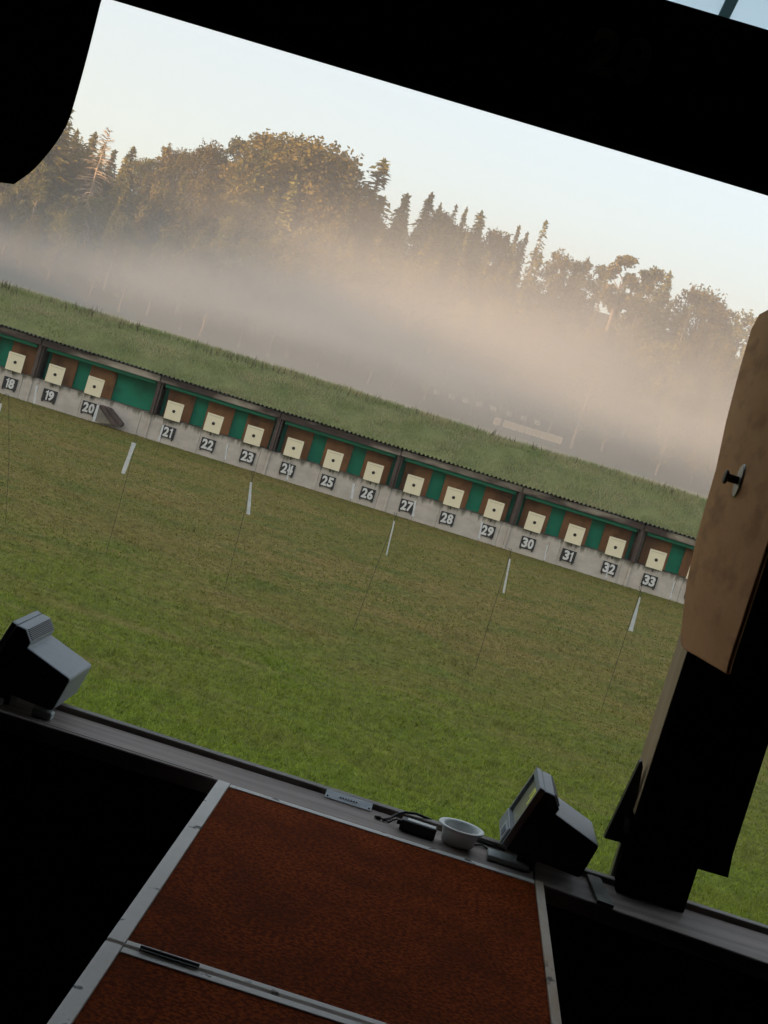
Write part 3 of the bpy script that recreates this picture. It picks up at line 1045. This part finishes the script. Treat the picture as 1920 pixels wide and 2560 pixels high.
prof_ = [q5(695, 410), q5(862, 502), q5(912, 655), q5(868, 712), q5(1366, 1078), q5(1362, 1110), q5(1175, 1420), q5(1150, 1442), q5(1112, 1440), q5(672, 1262), q5(560, 1255), q5(300, 1125), q5(245, 1065)]
ox = (prof_[0][0] + prof_[4][0]) / 2
print('monitor', [(round(a, 3), round(b_, 3)) for a, b_ in prof_])
mo = empty('shooting_monitor', (ox, YM, SZ), 'grey hooded monitor with a yellow figure on its screen, right end of the sill', 'monitor', 'monitors on the sill')
P_ = [(a - ox, b_ - SZ) for a, b_ in prof_]
DM = .212
body = MB()
face = P_
# housing with an open hood at the screen side: frame pieces round a recessed screen
p_top, p_bot = Vector(P_[0]), Vector(P_[-1])
d_s = (p_top - p_bot).normalized()
nrm = Vector((d_s.y, -d_s.x))          # into the housing
L_s = (p_top - p_bot).length
rec = .014
inner_top = p_top + nrm * rec
inner_bot = p_bot + nrm * rec
hous = [inner_top] + [Vector(q) for q in P_[1:-1]] + [inner_bot]
hous[0] = inner_top
ob = fix_normals(body.prismY([tuple(q) for q in hous], 0, DM).build('housing', M['plastic'], mo, bevel=.008, seg=4))


def sbox(t0, t1, n0, n1, y0, y1, name, material, bevel=0):
    """box on the screen plane: t along its height from the foot, n into the housing, y across"""
    c_ = [p_bot + d_s * t + nrm * n_ for t, n_ in ((t0, n0), (t1, n0), (t1, n1), (t0, n1))]
    return fix_normals(MB().prismY([tuple(q) for q in c_], y0, y1).build(name, material, mo, bevel=bevel))


sbox(0, L_s, -.0, rec - .0005, 0, .008, 'side_bezel', M['plastic'], .0015)
sbox(0, L_s, -.0, rec - .0005, DM - .012, DM, 'side_bezel', M['plastic'], .0015)
sbox(L_s - .016, L_s, -.0, rec - .0005, .0085, DM - .0125, 'top_bezel', M['plastic'], .0015)
sbox(0, .040, -.004, rec - .0005, .0085, DM - .0125, 'bottom_bezel', M['plastic'], .002)
sc_ = sbox(.041, L_s - .0165, .009, rec - .0006, .0085, DM - .0125, 'screen', M['screen'])
# yellow figure, a hooked stroke
fg = sbox(L_s * .68, L_s * .84, .0072, .0088, .098, .106, 'figure', M['digit'])
fg2 = sbox(L_s * .60, L_s * .84, .0072, .0088, .066, .080, 'figure', M['digit'])
fg3 = sbox(L_s * .80, L_s * .84, .0072, .0088, .0805, .0975, 'figure', M['digit'])
sbox(.006, .034, -.0055, -.0042, .016, .105, 'sticker', M['sticker'])
sbox(.010, .028, -.0068, -.0056, .030, .078, 'sticker_print', M['bluetone'])
# dark side plate facing the room
mid = MB()
cen = Vector((sum(q[0] for q in P_) / len(P_), sum(q[1] for q in P_) / len(P_)))
sp_ = [tuple(cen + (Vector(q) - cen) * .985) for q in hous]
fix_normals(MB().prismY(sp_, -.003, -.0005).build('side_plate', M['plasticdark'], mo, bevel=.001))
# dark strips painting the groove shade between ribs on the hood's rear slope
ra, rb_ = Vector(P_[1]), Vector(P_[2])
nr = Vector((-(rb_ - ra).y, (rb_ - ra).x)).normalized()
if nr.x < 0: nr = -nr
for k_ in range(7):
    a_ = ra + (rb_ - ra) * (.06 + k_ * .13)
    b_ = a_ + (rb_ - ra) * .065
    fix_normals(MB().prismY([tuple(a_ + nr * .0001), tuple(b_ + nr * .0001), tuple(b_ + nr * .003), tuple(a_ + nr * .003)], .010, DM - .010).build('rib', M['plasticdark'], mo))
# foot and base plate
fx0, fx1 = P_[-2][0], P_[9][0]
MB().box(fx0 + .03, fx1 - .002, .012, .075, .001, P_[9][1] + .012).build('foot', M['plasticdark'], mo, bevel=.003)
MB().box(P_[-1][0] - .022, P_[-1][0] + .075, -.012, .05, .0012, .014).build('base_plate', M['boxgrey'], mo, bevel=.003)
m2 = copy_tree(mo)
lx = onY(94.5, 1627, YM)[0] - onY(1387.7, 2034, YM)[0]
print('monitor offset', lx, onY(212, 1697, YM)[0] - onY(1497, 2114, YM)[0], onY(40, 1566, YM)[0] - onY(1351, 1969, YM)[0])
m2.location.x += -1.255
m2['label'] = 'grey ribbed monitor at the left edge, dark side towards the room'
# a little grey block before the left monitor
xg_, yg_ = onZ(100, 1797, SZ)
gb = MB().box(-.024, .024, -.016, .016, 0, .019).build('cable_box', M['boxgrey'], None, bevel=.004)
gb.location = (xg_, yg_ + .014, SZ + .0012)
tag(gb, 'small grey box on the sill just in front of the left monitor', 'box')

# small things on the sill
pl0, pl1 = onZ(812, 1990, SZ), onZ(929, 2021, SZ)
plt = empty('sill_plate', ((pl0[0] + pl1[0]) / 2, 3.752, SZ), 'narrow pale metal plate leaning against the sill lip', 'plate')
wpl = (pl1[0] - pl0[0]) / 2
MB().add([(-wpl, -.012, .0012), (wpl, -.012, .0012), (wpl, .016, .0125), (-wpl, .016, .0125), (-wpl, -.012, .003), (wpl, -.012, .003), (wpl, .016, .0145), (-wpl, .016, .0145)],
         [(3, 2, 1, 0), (4, 5, 6, 7), (0, 1, 5, 4), (1, 2, 6, 5), (2, 3, 7, 6), (3, 0, 4, 7)]).build('plate', M['plate'], plt)
for s_x in (-wpl + .006, wpl - .006):
    MB().tube([(s_x, -.006, .0045), (s_x, -.006, .0075)], .0022, 10).build('screw', M['darksteel'], plt)
mr_ = MB()
for k_ in range(7):
    mr_.box(-.022 + k_ * .0065, -.0185 + k_ * .0065, -.002, .006, .0078 + .0, .0108)
mr_.build('worn_lettering', mat('grey_print', (.35, .35, .38), (.42, .42, .45), scale=90), plt)

bx_, by_ = onZ(1137, 2114, SZ)
bw = MB().lathe([(.0, .002), (.034, .002), (.038, .006), (.0425, .034), (.0435, .040), (.0535, .0415), (.0545, .044), (.0535, .0455), (.0435, .0445), (.041, .040), (.0365, .0075), (.033, .0045), (0, .0045)], 48).build('bowl', M['enamel'], None, smooth=True)
bw.location = (bx_ + .003, by_ + .008, SZ)
tag(bw, 'milky white plastic bowl with a wide rim on the sill', 'bowl')

ax_, ay_ = onZ(1040, 2090, SZ)
ad_ = empty('power_adapter', (ax_, ay_ + .016, SZ), 'black power adapter with a pale label beside the white bowl', 'adapter')
ad_.rotation_euler = (0, 0, math.radians(-3))
MB().box(-.042, .042, -.018, .018, .0012, .027).build('case', M['rubber'], ad_, bevel=.004)
MB().box(-.028, .038, -.009, .012, .0272, .0278).build('label_strip', M['label'], ad_)
MB().tube([(-.042, 0, .015), (-.05, 0, .015)], .006, 10).build('strain_relief', M['rubber'], ad_)

c_a = onZ(970, 2052, SZ)
cb = MB()
def cz(px, py, z): 
    x_, y_ = onZ(px, py, SZ + z)
    return (x_, y_, SZ + z)
cb.tube([cz(958, 2050, .004), cz(975, 2046, .005), cz(992, 2036, .012), cz(1012, 2031, .020), cz(1040, 2034, .022), cz(1070, 2046, .012), cz(1090, 2060, .006), cz(1130, 2074, .004), cz(1190, 2098, .004), cz(1225, 2112, .004), cz(1262, 2126, .006)], .0032, 8)
o = cb.build('power_cable', M['rubber'], None, smooth=True)
tag(o, 'black cable arching behind the power adapter and bowl', 'cable')
cb = MB()
cb.tube([cz(994, 2048, .014), cz(982, 2050, .010), cz(972, 2056, .004), cz(966, 2050, .004), cz(948, 2045, .004)], .0022, 8)
cb.tube([cz(952, 2046, .004), cz(936, 2041, .004)], [.0048, .003], 10)
o = cb.build('plug_lead', M['rubber'], None, smooth=True)
tag(o, 'short dark lead with a pointed plug left of the adapter', 'cable')
cb = MB()
cb.tube([cz(1180, 2112, .003), cz(1205, 2112, .004), cz(1225, 2126, .004), cz(1250, 2138, .004)], .0026, 8)
o = cb.build('monitor_cable', M['rubber'], None, smooth=True)
tag(o, 'thin black cable on the sill between the bowl and the right monitor', 'cable')


# ------------------------------------------------------------------ trees
def cards(C_, size, elong, normal_hint=None, droop=0.0):
    """rhombic leaf sprays, (n,3) centres -> verts (n*4,3)"""
    n = len(C_)
    u = rg.normal(size=(n, 3))
    if normal_hint is not None:
        u = normal_hint + .35 * u
    u /= np.linalg.norm(u, axis=1)[:, None] + 1e-9
    u[:, 2] -= droop
    t = rg.normal(size=(n, 3))
    v = np.cross(u, t)
    v /= np.linalg.norm(v, axis=1)[:, None] + 1e-9
    s = size * rg.uniform(.6, 1.3, n)
    a = u * (s * elong)[:, None]
    b = v * (s * .5)[:, None]
    V = np.stack([C_ - a * .5, C_ + b * .6 - a * .05, C_ + a * .6, C_ - b * .6 - a * .05], 1)
    return V.reshape(-1, 3)


def mesh_cards(name, V, material):
    n = len(V) // 4
    me = bpy.data.meshes.new(name)
    me.vertices.add(n * 4)
    me.vertices.foreach_set('co', V.reshape(-1).astype(np.float32))
    me.loops.add(n * 4)
    me.loops.foreach_set('vertex_index', np.arange(n * 4, dtype=np.int32))
    me.polygons.add(n)
    me.polygons.foreach_set('loop_start', np.arange(0, n * 4, 4, dtype=np.int32))
    me.update(calc_edges=True)
    me.materials.append(material)
    return me


def conifer(R=3.6, Hh=25, base=.06, dens=1.0, material='spruce', ragged=.3, size=.75, sparse_low=0):
    pts = []
    hint = []
    trunk = MB().tube([(0, 0, -1), (.1, 0, Hh * .5), (0, .05, Hh * .985)], [R * .085, R * .055, .03], 7)
    z = Hh * base
    while z < Hh * .985:
        f = 1 - z / Hh
        rr = R * (f ** .8) * (1 if f < .8 else 1 - (f - .8) * 1.2)
        nb = max(3, int(7 * dens * (.6 + f * .7)))
        for k_ in range(nb):
            if rnd.random() < ragged * .35: continue
            a_ = rnd.random() * 6.283
            ln = rr * rnd.uniform(1 - ragged, 1.12)
            dz = rnd.uniform(.05, .25) * ln
            d_ = (math.cos(a_), math.sin(a_))
            ns_ = max(2, int(ln / .36))
            trunk.tube([(0, 0, z), (d_[0] * ln * .6, d_[1] * ln * .6, z + dz * .2)], [.05, .02], 3, cap=False)
            for i_ in range(ns_):
                t_ = (i_ + .7) / ns_
                if t_ < .12: continue
                dr = -.30 * ln * t_ * t_ + dz * t_
                for q in range(2):
                    sp = .30 * (1 - t_ * .6)
                    pts.append((d_[0] * ln * t_ + rnd.gauss(0, sp), d_[1] * ln * t_ + rnd.gauss(0, sp), z + dr + rnd.gauss(0, .10) - .06 * q))
                    hint.append((d_[0] + rnd.gauss(0, .5), d_[1] + rnd.gauss(0, .5), -.25 - .3 * q))
        z += Hh * .0165 * rnd.uniform(.75, 1.3)
    # leader
    for k_ in range(10):
        pts.append((rnd.gauss(0, .06), rnd.gauss(0, .06), Hh * (1 - .03 * k_ / 10)))
        hint.append((rnd.gauss(0, .3), rnd.gauss(0, .3), 1))
    V = cards(np.array(pts), size, 1.25, np.array(hint))
    return trunk, mesh_cards('crown', V, M[material]), Hh


def broadleaf(R=5.0, Hh=20, base=.25, clumps=34, material='beech', size=.52, leaf=160, airy=0.0, flat=1.0, bark='bark'):
    trunk = MB().tube([(0, 0, -1), (.2, 0, Hh * base), (0, .2, Hh * .8)], [.45, .34, .08], 7)
    P_ = []
    for c_ in range(clumps):
        t_ = rnd.random()
        a_ = rnd.random() * 6.283
        zc = Hh * (base + (1 - base) * (t_ ** .8) * .93)
        f = (zc / Hh - base) / (1 - base)
        env = math.sin(min(1, f * .95 + .12) * math.pi) ** (.55 * flat) * R
        rr = env * math.sqrt(rnd.uniform(.25, 1)) * .86
        cc = Vector((math.cos(a_) * rr, math.sin(a_) * rr, zc))
        cr = R * rnd.uniform(.20, .36)
        zb = max(Hh * base * .7, zc - rr * .9)
        trunk.tube([(0, 0, zb), tuple(cc * .5 + Vector((0, 0, zb)) * .5 + Vector((0, 0, .3))), tuple(cc)], [.14, .08, .03], 4, cap=False)
        n_ = int(leaf * (cr / (R * .28)) ** 2)
        d_ = rg.normal(size=(n_, 3))
        d_ /= np.linalg.norm(d_, axis=1)[:, None]
        rad = cr * (rg.uniform(.45 - .2 * airy, 1.12, n_))[:, None]
        P_.append(np.array(cc) + d_ * rad * np.array([1, 1, .8]))
        # a few sprigs beyond the clump so the outline stays uneven
        k_ = rg.integers(3, 8)
        d2 = rg.normal(size=(k_, 3))
        d2 /= np.linalg.norm(d2, axis=1)[:, None]
        for q in range(k_):
            s_q = np.array(cc) + d2[q] * cr * np.linspace(1.0, 1.45, 5)[:, None]
            P_.append(s_q + rg.normal(0, .12, (5, 3)))
    A_ = np.concatenate(P_)
    A_ = A_[A_[:, 2] < Hh * 1.04]
    A_ = A_[rg.random(len(A_)) > airy * .35]
    V = cards(A_, size, .95)
    return trunk, mesh_cards('crown', V, M[material]), max(A_[:, 2])


def deadtree(Hh=25):
    t_ = MB().tube([(0, 0, -1), (.3, 0, Hh * .3), (.1, 0, Hh * .65), (.5, .1, Hh)], [.42, .34, .2, .03], 8)
    b_ = MB()
    z = Hh * .18
    while z < Hh * .99:
        f = 1 - z / Hh
        for q in range(3):
            a_ = rnd.random() * 6.283
            ln = (1.1 + 4.2 * f ** .7) * rnd.uniform(.5, 1.1)
            dr = ln * (.15 + .55 * f)
            up = .35 * ln * (1 - f) ** 2
            p0 = Vector((.2, 0, z))
            p1 = p0 + Vector((math.cos(a_) * ln * .5, math.sin(a_) * ln * .5, -dr * .25 + up * .6))
            p2 = p0 + Vector((math.cos(a_) * ln, math.sin(a_) * ln, -dr + up * 1.8))
            b_.tube([p0, p1, p2], [.11, .075, .035], 4, cap=False)
            for s_ in range(6):
                u_ = rnd.uniform(.3, 1)
                pp = p0.lerp(p1, u_ * 2) if u_ < .5 else p1.lerp(p2, u_ * 2 - 1)
                dd = Vector((math.cos(a_ + rnd.uniform(-1.2, 1.2)), math.sin(a_ + rnd.uniform(-1.2, 1.2)), -.7 * f + rnd.uniform(-.2, .3)))
                b_.tube([pp, pp + dd * ln * .28, pp + dd * ln * .42 + Vector((0, 0, -.2))], [.045, .03, .018], 3, cap=False)
        z += Hh * .019
    return t_, b_


protos = {'gold': [], 'spruce': [], 'larch': [], 'beech': [], 'birch': [], 'pine': []}


def register(kind, name, tr_, crown_me, top, bark):
    tm = bpy.data.meshes.new('trunk')
    tm.from_pydata(tr_.v, [], tr_.f)
    tm.materials.append(M[bark])
    for p in tm.polygons: p.use_smooth = True
    protos[kind].append((name, tm, crown_me, top))


for i in range(4):
    tr_, cm, tp = conifer(R=[4.6, 4.0, 5.4, 4.4][i], dens=[1.15, 1.0, 1.3, .9][i], ragged=[.25, .35, .3, .4][i])
    register('spruce', 'spruce_tree', tr_, cm, tp, 'bark')
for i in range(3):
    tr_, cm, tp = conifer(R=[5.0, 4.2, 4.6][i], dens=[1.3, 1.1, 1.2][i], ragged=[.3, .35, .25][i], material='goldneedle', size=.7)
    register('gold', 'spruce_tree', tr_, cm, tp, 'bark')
for i in range(2):
    tr_, cm, tp = conifer(R=[3.2, 2.8][i], dens=.75, ragged=.5, material='larch', size=.55)
    register('larch', 'larch_tree', tr_, cm, tp, 'palebark')
for i in range(4):
    tr_, cm, tp = broadleaf(R=[5.6, 4.6, 6.4, 5.0][i], Hh=20, base=[.2, .15, .22, .3][i], clumps=[40, 34, 52, 30][i], flat=[1, .8, .7, 1][i])
    register('beech', 'beech_tree', tr_, cm, tp, 'bark')
for i in range(3):
    tr_, cm, tp = broadleaf(R=[3.8, 3.2, 4.4][i], Hh=18, base=[.12, .1, .15][i], clumps=[30, 24, 32][i], material='birch', airy=.5, size=.5, leaf=95)
    register('birch', 'birch_tree', tr_, cm, tp, 'palebark')
for i in range(2):
    tr_, cm, tp = broadleaf(R=[3.6, 3.2][i], Hh=22, base=[.5, .55][i], clumps=[22, 18][i], material='beech', airy=.3, size=.6)
    register('pine', 'pine_tree', tr_, cm, tp, 'palebark')


def tree(kind, X, Y, ztop, label, group, idx=None, wide=1.0):
    """stand a tree on the slope so that its top reaches height ztop"""
    name, tm, cm, top = protos[kind][idx if idx is not None else rnd.randrange(len(protos[kind]))]
    zg = terrain(X, Y)
    s_ = max(.25, (ztop - zg) / top)
    t = empty(name, (X, Y, zg), label, 'tree', group)
    t.scale = (s_ * wide, s_ * wide, s_)
    t.rotation_euler = (0, 0, rnd.uniform(0, 6.28))
    for nm, me_ in (('trunk', tm), ('crown', cm)):
        o_ = bpy.data.objects.new(nm, me_)
        C.objects.link(o_)
        o_.parent = t
    return t


# crest line: (u px right of the range axis, px above the horizon, kind, Y, width, label)
GC = 'trees along the crest of the wooded slope'
crest = [
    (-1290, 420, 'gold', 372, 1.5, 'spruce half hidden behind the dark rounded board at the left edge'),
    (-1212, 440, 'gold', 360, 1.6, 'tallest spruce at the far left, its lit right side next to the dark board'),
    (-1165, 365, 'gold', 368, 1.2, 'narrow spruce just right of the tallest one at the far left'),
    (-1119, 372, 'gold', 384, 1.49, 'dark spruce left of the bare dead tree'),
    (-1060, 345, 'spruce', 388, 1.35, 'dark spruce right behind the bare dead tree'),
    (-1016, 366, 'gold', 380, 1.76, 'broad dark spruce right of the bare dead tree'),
    (-965, 352, 'birch', 392, .9, 'small thin crowned tree in the dip right of the broad dark spruce'),
    (-923, 400, 'beech', 394, .9, 'loose crowned tree with sky showing through, left of the high crowns'),
    (-872, 396, 'birch', 392, 1.2, 'airy tree between the loose crown and the round dense one'),
    (-821, 440, 'beech', 386, .85, 'round dark crown rising left of the big domed trees'),
    (-762, 464, 'birch', 388, .95, 'slender airy tree directly left of the big domed trees'),
    (-695, 506, 'beech', 378, 1.1, 'highest tree, left shoulder of the big domed group'),
    (-638, 512, 'beech', 374, 1.2, 'dense rounded tree second in the big domed group'),
    (-568, 522, 'beech', 372, 1.35, 'broad domed orange brown tree in the middle of the big group'),
    (-515, 512, 'beech', 370, 1.25, 'domed tree forming the steep right shoulder of the big group'),
    (-447, 400, 'birch', 388, .8, 'low tree filling the notch right of the big domed group'),
    (-407, 512, 'spruce', 380, 1.9, 'broad spiky spruce standing alone right of the notch'),
    (-328, 449, 'spruce', 388, 1.35, 'short spruce right of the broad spiky one'),
    (-270, 470, 'spruce', 384, 1.35, 'first of the pointed spruces on the middle crest'),
    (-241, 451, 'spruce', 390, .8, 'narrow spruce tight beside the first pointed one'),
    (-203, 459, 'larch', 388, .9, 'slim pointed conifer of the twin tips in the middle crest'),
    (-177, 461, 'spruce', 386, .8, 'right one of the twin pointed tips in the middle crest'),
    (-138, 460, 'spruce', 384, 1.42, 'pointed spruce right of the twin tips'),
    (-83, 438, 'beech', 390, .9, 'low rounded tree in the middle crest between pointed spruces'),
    (-39, 453, 'spruce', 386, .7, 'small pointed spruce in the middle of the crest'),
    (-15, 445, 'spruce', 390, .7, 'small pointed spruce left of the tall slim larch'),
    (21, 485, 'larch', 380, 1.15, 'tall slim larch standing out right of the middle crest'),
    (78, 430, 'beech', 390, .9, 'low rounded crown right of the tall slim larch'),
    (138, 430, 'beech', 386, .9, 'low dark crown left of the tall pine'),
    (187, 422, 'birch', 388, .9, 'small airy tree directly left of the tall pine'),
    (243, 462, 'pine', 368, 1.15, 'tall pine with bare pale trunk on the right of the slope'),
    (290, 440, 'pine', 372, .9, 'second pale trunked pine right of the tall one'),
    (318, 455, 'birch', 384, .85, 'airy tree left of the dark spruce on the right'),
    (349, 452, 'spruce', 378, 1.22, 'dark spruce on the right followed by a dip'),
    (448, 446, 'beech', 380, 1.05, 'wide loose crowned tree right of the dip'),
    (505, 425, 'beech', 378, .9, 'rounded tree right of the wide loose crowned one'),
    (560, 422, 'birch', 374, 1.2, 'yellow green tree left of the brown divider board'),
    (615, 440, 'spruce', 384, 1.22, 'spruce just left of the brown divider board top'),
]
for u, v, kd, Y, wd, lab in crest:
    tree(kd, u / FP * Y, Y, CZ + v / FP * Y, lab, GC, wide=wd)
# bare dead tree
Yd = 358
Xd = -1092 / FP * Yd
zt_ = CZ + 392 / FP * Yd
t_, b_ = deadtree(25)
zg = terrain(Xd, Yd)
dt = empty('dead_tree', (Xd, Yd, zg), 'bare pale dead conifer catching orange light at the left', 'tree')
sc = (zt_ - zg) / 25
dt.scale = (sc * .95, sc * .95, sc)
t_.build('trunk', M['deadbark'], dt, smooth=True)
b_.build('branches', M['deadbark'], dt).name = 'crown'


def crest_v(u):
    best = sorted(crest, key=lambda c: abs(c[0] - u))[:3]
    return sum(c[1] for c in best) / 3


zones = [(-1e9, -880, 'on the left'), (-880, -430, 'below the big domed group'), (-430, 0, 'below the middle crest'), (0, 1e9, 'on the right')]
kn = {'gold': 'golden green spruce', 'spruce': 'dark spruce', 'larch': 'slim yellowish larch', 'beech': 'dense broadleaf tree', 'birch': 'light golden broadleaf tree', 'pine': 'pine'}
rows = [(396, .90, 50, .985, 'high on the slope', ['spruce', 'spruce', 'beech', 'larch', 'spruce']),
        (366, .78, 50, .93, 'just under the crest', ['beech', 'spruce', 'birch', 'larch', 'spruce', 'spruce']),
        (352, .60, 52, .82, 'halfway down the hazy slope', ['birch', 'spruce', 'spruce', 'beech', 'larch']),
        (338, .45, 62, .66, 'low on the misty slope', ['birch', 'beech', 'birch']),
        (324, .26, 66, .46, 'at the misty slope foot', ['birch', 'beech'])]
rr_ = random.Random(21)
for Y0, lo_, step, hi_, where, kinds in rows:
    u = -1600
    while u < 1150:
        uu = u + rr_.uniform(-18, 18)
        if Y0 == 352 and -1150 < uu < -1040:      # keep the dead tree clear
            u += step
            continue
        Y = Y0 + rr_.uniform(-6, 6)
        f = rr_.uniform(lo_, hi_)
        
        kd = rr_.choice(kinds)
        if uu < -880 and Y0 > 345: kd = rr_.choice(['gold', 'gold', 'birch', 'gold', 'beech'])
        v = crest_v(uu) * f
        zn = [z_[2] for z_ in zones if z_[0] <= uu < z_[1]][0]
        tree(kd, uu / FP * Y, Y, CZ + v / FP * Y, '%s %s %s' % (kn[kd], where, zn), '%ss %s %s' % (kn[kd], where, zn), wide=rr_.uniform(.85, 1.15) if kd != 'beech' else rr_.uniform(.7, 1.0))
        u += step * rr_.uniform(.85, 1.2)

# ------------------------------------------------------------------ haze and mist
def volume(name, mb, dens, col, aniso, label):
    m_ = bpy.data.materials.new(name)
    m_.use_nodes = True
    N, L = m_.node_tree.nodes, m_.node_tree.links
    N.remove(N["Principled BSDF"])
    pv = N.new("ShaderNodeVolumePrincipled")
    pv.inputs["Color"].default_value = (*col, 1)
    pv.inputs["Density"].default_value = dens
    pv.inputs["Anisotropy"].default_value = aniso
    L.new(pv.outputs[0], N["Material Output"].inputs["Volume"])
    o_ = fix_normals(mb.build(name, m_))
    tag(o_, label, kind='stuff')
    return o_


def bank(y0, y1, zb, ztop, x0=-115, x1=150, nx_=40, ny_=24, seed=0.0, front=40):
    """closed body of fog: flat or lifted underside, undulating top"""
    mb = MB()
    X_ = np.linspace(x0, x1, nx_)
    Y_ = np.linspace(y0, y1, ny_)
    for layer in (0, 1):
        for y in Y_:
            for x in X_:
                e_ = smooth(y0, y0 + front, y) * smooth(y1, y1 - 12, y)
                e_ = max(.02, e_)
                zt2 = ztop(x, y) + 2.2 * noise.noise(Vector((x * .018, y * .012, seed))) + 1.0 * noise.noise(Vector((x * .05, y * .03, seed + 4)))
                mb.v.append((x, y, zb if layer == 0 else zb + max(.3, (zt2 - zb) * e_)))
    n_ = nx_ * ny_
    for j in range(ny_ - 1):
        for i in range(nx_ - 1):
            a_ = j * nx_ + i
            mb.f.append((a_, a_ + nx_, a_ + nx_ + 1, a_ + 1))
            mb.f.append((n_ + a_, n_ + a_ + 1, n_ + a_ + nx_ + 1, n_ + a_ + nx_))
    for i in range(nx_ - 1):
        mb.f.append((i, i + 1, n_ + i + 1, n_ + i))
        a_ = (ny_ - 1) * nx_ + i
        mb.f.append((a_ + 1, a_, n_ + a_, n_ + a_ + 1))
    for j in range(ny_ - 1):
        a_ = j * nx_
        mb.f.append((a_ + nx_, a_, n_ + a_, n_ + a_ + nx_))
        a_ = j * nx_ + nx_ - 1
        mb.f.append((a_, a_ + nx_, n_ + a_ + nx_, n_ + a_))
    return mb


volume('haze', MB().box(-180, 260, -30, 640, -1.0, 90), .0005, (.80, .82, .86), .3, 'thin even morning haze over the whole range')
def mist_volume():
    """a body of morning mist: thin near the ground, densest some metres up, dissolving upwards, thinner to the left"""
    m_ = bpy.data.materials.new('mist')
    m_.use_nodes = True
    N, L = m_.node_tree.nodes, m_.node_tree.links
    N.remove(N["Principled BSDF"])
    pv = N.new("ShaderNodeVolumePrincipled")
    pv.inputs["Color"].default_value = (.78, .75, .735, 1)
    pv.inputs["Anisotropy"].default_value = .2
    L.new(pv.outputs[0], N["Material Output"].inputs["Volume"])
    tc = N.new("ShaderNodeTexCoord")
    sp = N.new("ShaderNodeSeparateXYZ")
    L.new(tc.outputs["Object"], sp.inputs[0])

    def math_(op, a_, b_=None, c_=None):
        n_ = N.new("ShaderNodeMath")
        n_.operation = op
        for i_, q in enumerate((a_, b_, c_)):
            if q is None: continue
            if isinstance(q, (int, float)): n_.inputs[i_].default_value = q
            else: L.new(q, n_.inputs[i_])
        return n_.outputs[0]

    def ramp(v_, a_, b_, c_, d_):
        n_ = N.new("ShaderNodeMapRange")
        n_.interpolation_type = 'SMOOTHSTEP'
        L.new(v_, n_.inputs[0])
        for i_, q in enumerate((a_, b_, c_, d_)):
            n_.inputs[i_ + 1].default_value = q
        return n_.outputs[0]

    x_, y_, z_ = sp.outputs
    sx = math_('MULTIPLY_ADD', y_, .22, x_)
    sd = ramp(sx, -22, 36, 0, 1)                         # 0 at the left edge of the valley, 1 in the open
    mp = N.new("ShaderNodeMapping")
    mp.inputs["Scale"].default_value = (.016, .010, .05)
    L.new(tc.outputs["Object"], mp.inputs[0])
    nz = N.new("ShaderNodeTexNoise")
    nz.inputs["Scale"].default_value = 1
    nz.inputs["Detail"].default_value = 2
    L.new(mp.outputs[0], nz.inputs["Vector"])
    nzc = math_('SUBTRACT', nz.outputs[0], .5)
    rt = ramp(sx, 20, 110, 0, 1)
    zt = math_('MULTIPLY_ADD', sd, 10.5, 9.3)
    zt = math_('MULTIPLY_ADD', rt, -3.0, zt)
    zt = math_('MULTIPLY_ADD', nzc, 13, zt)
    rel_ = math_('DIVIDE', z_, zt)
    top = ramp(rel_, .28, 1.05, 1, 0)
    low = ramp(z_, 3.0, 9.0, .46, 1)
    fr = ramp(y_, 64, 130, .25, 1)
    amp = math_('MULTIPLY_ADD', sd, .45, .55)
    amp = math_('MULTIPLY', amp, math_('MULTIPLY_ADD', rt, -.68, 1))
    d_ = math_('MULTIPLY', math_('MULTIPLY', top, low), math_('MULTIPLY', fr, amp))
    mp2 = N.new("ShaderNodeMapping")
    mp2.inputs["Scale"].default_value = (.035, .02, .12)
    mp2.inputs["Rotation"].default_value = (0, .12, 0)
    L.new(tc.outputs["Object"], mp2.inputs[0])
    nw = N.new("ShaderNodeTexNoise")
    nw.inputs["Scale"].default_value = 1
    nw.inputs["Detail"].default_value = 3
    nw.inputs["Distortion"].default_value = .6
    L.new(mp2.outputs[0], nw.inputs["Vector"])
    wisp = N.new("ShaderNodeMapRange")
    L.new(nw.outputs[0], wisp.inputs[0])
    for i_, q in enumerate((.3, .7, .35, 1.65)):
        wisp.inputs[i_ + 1].default_value = q
    d_ = math_('MULTIPLY', d_, wisp.outputs[0])
    d_ = math_('MULTIPLY', d_, MIST)
    L.new(d_, pv.inputs["Density"])
    o_ = MB().box(-130, 170, 64, 384, -.5, 36).build('mist', m_)
    tag(o_, 'bank of morning mist between the embankment and the wooded slope', kind='stuff')
    m_.cycles.volume_step_rate = STEP
    return o_


MIST = .0142
STEP = .35
mist_volume()
print('objects', len(bpy.data.objects), 'blades', nn)
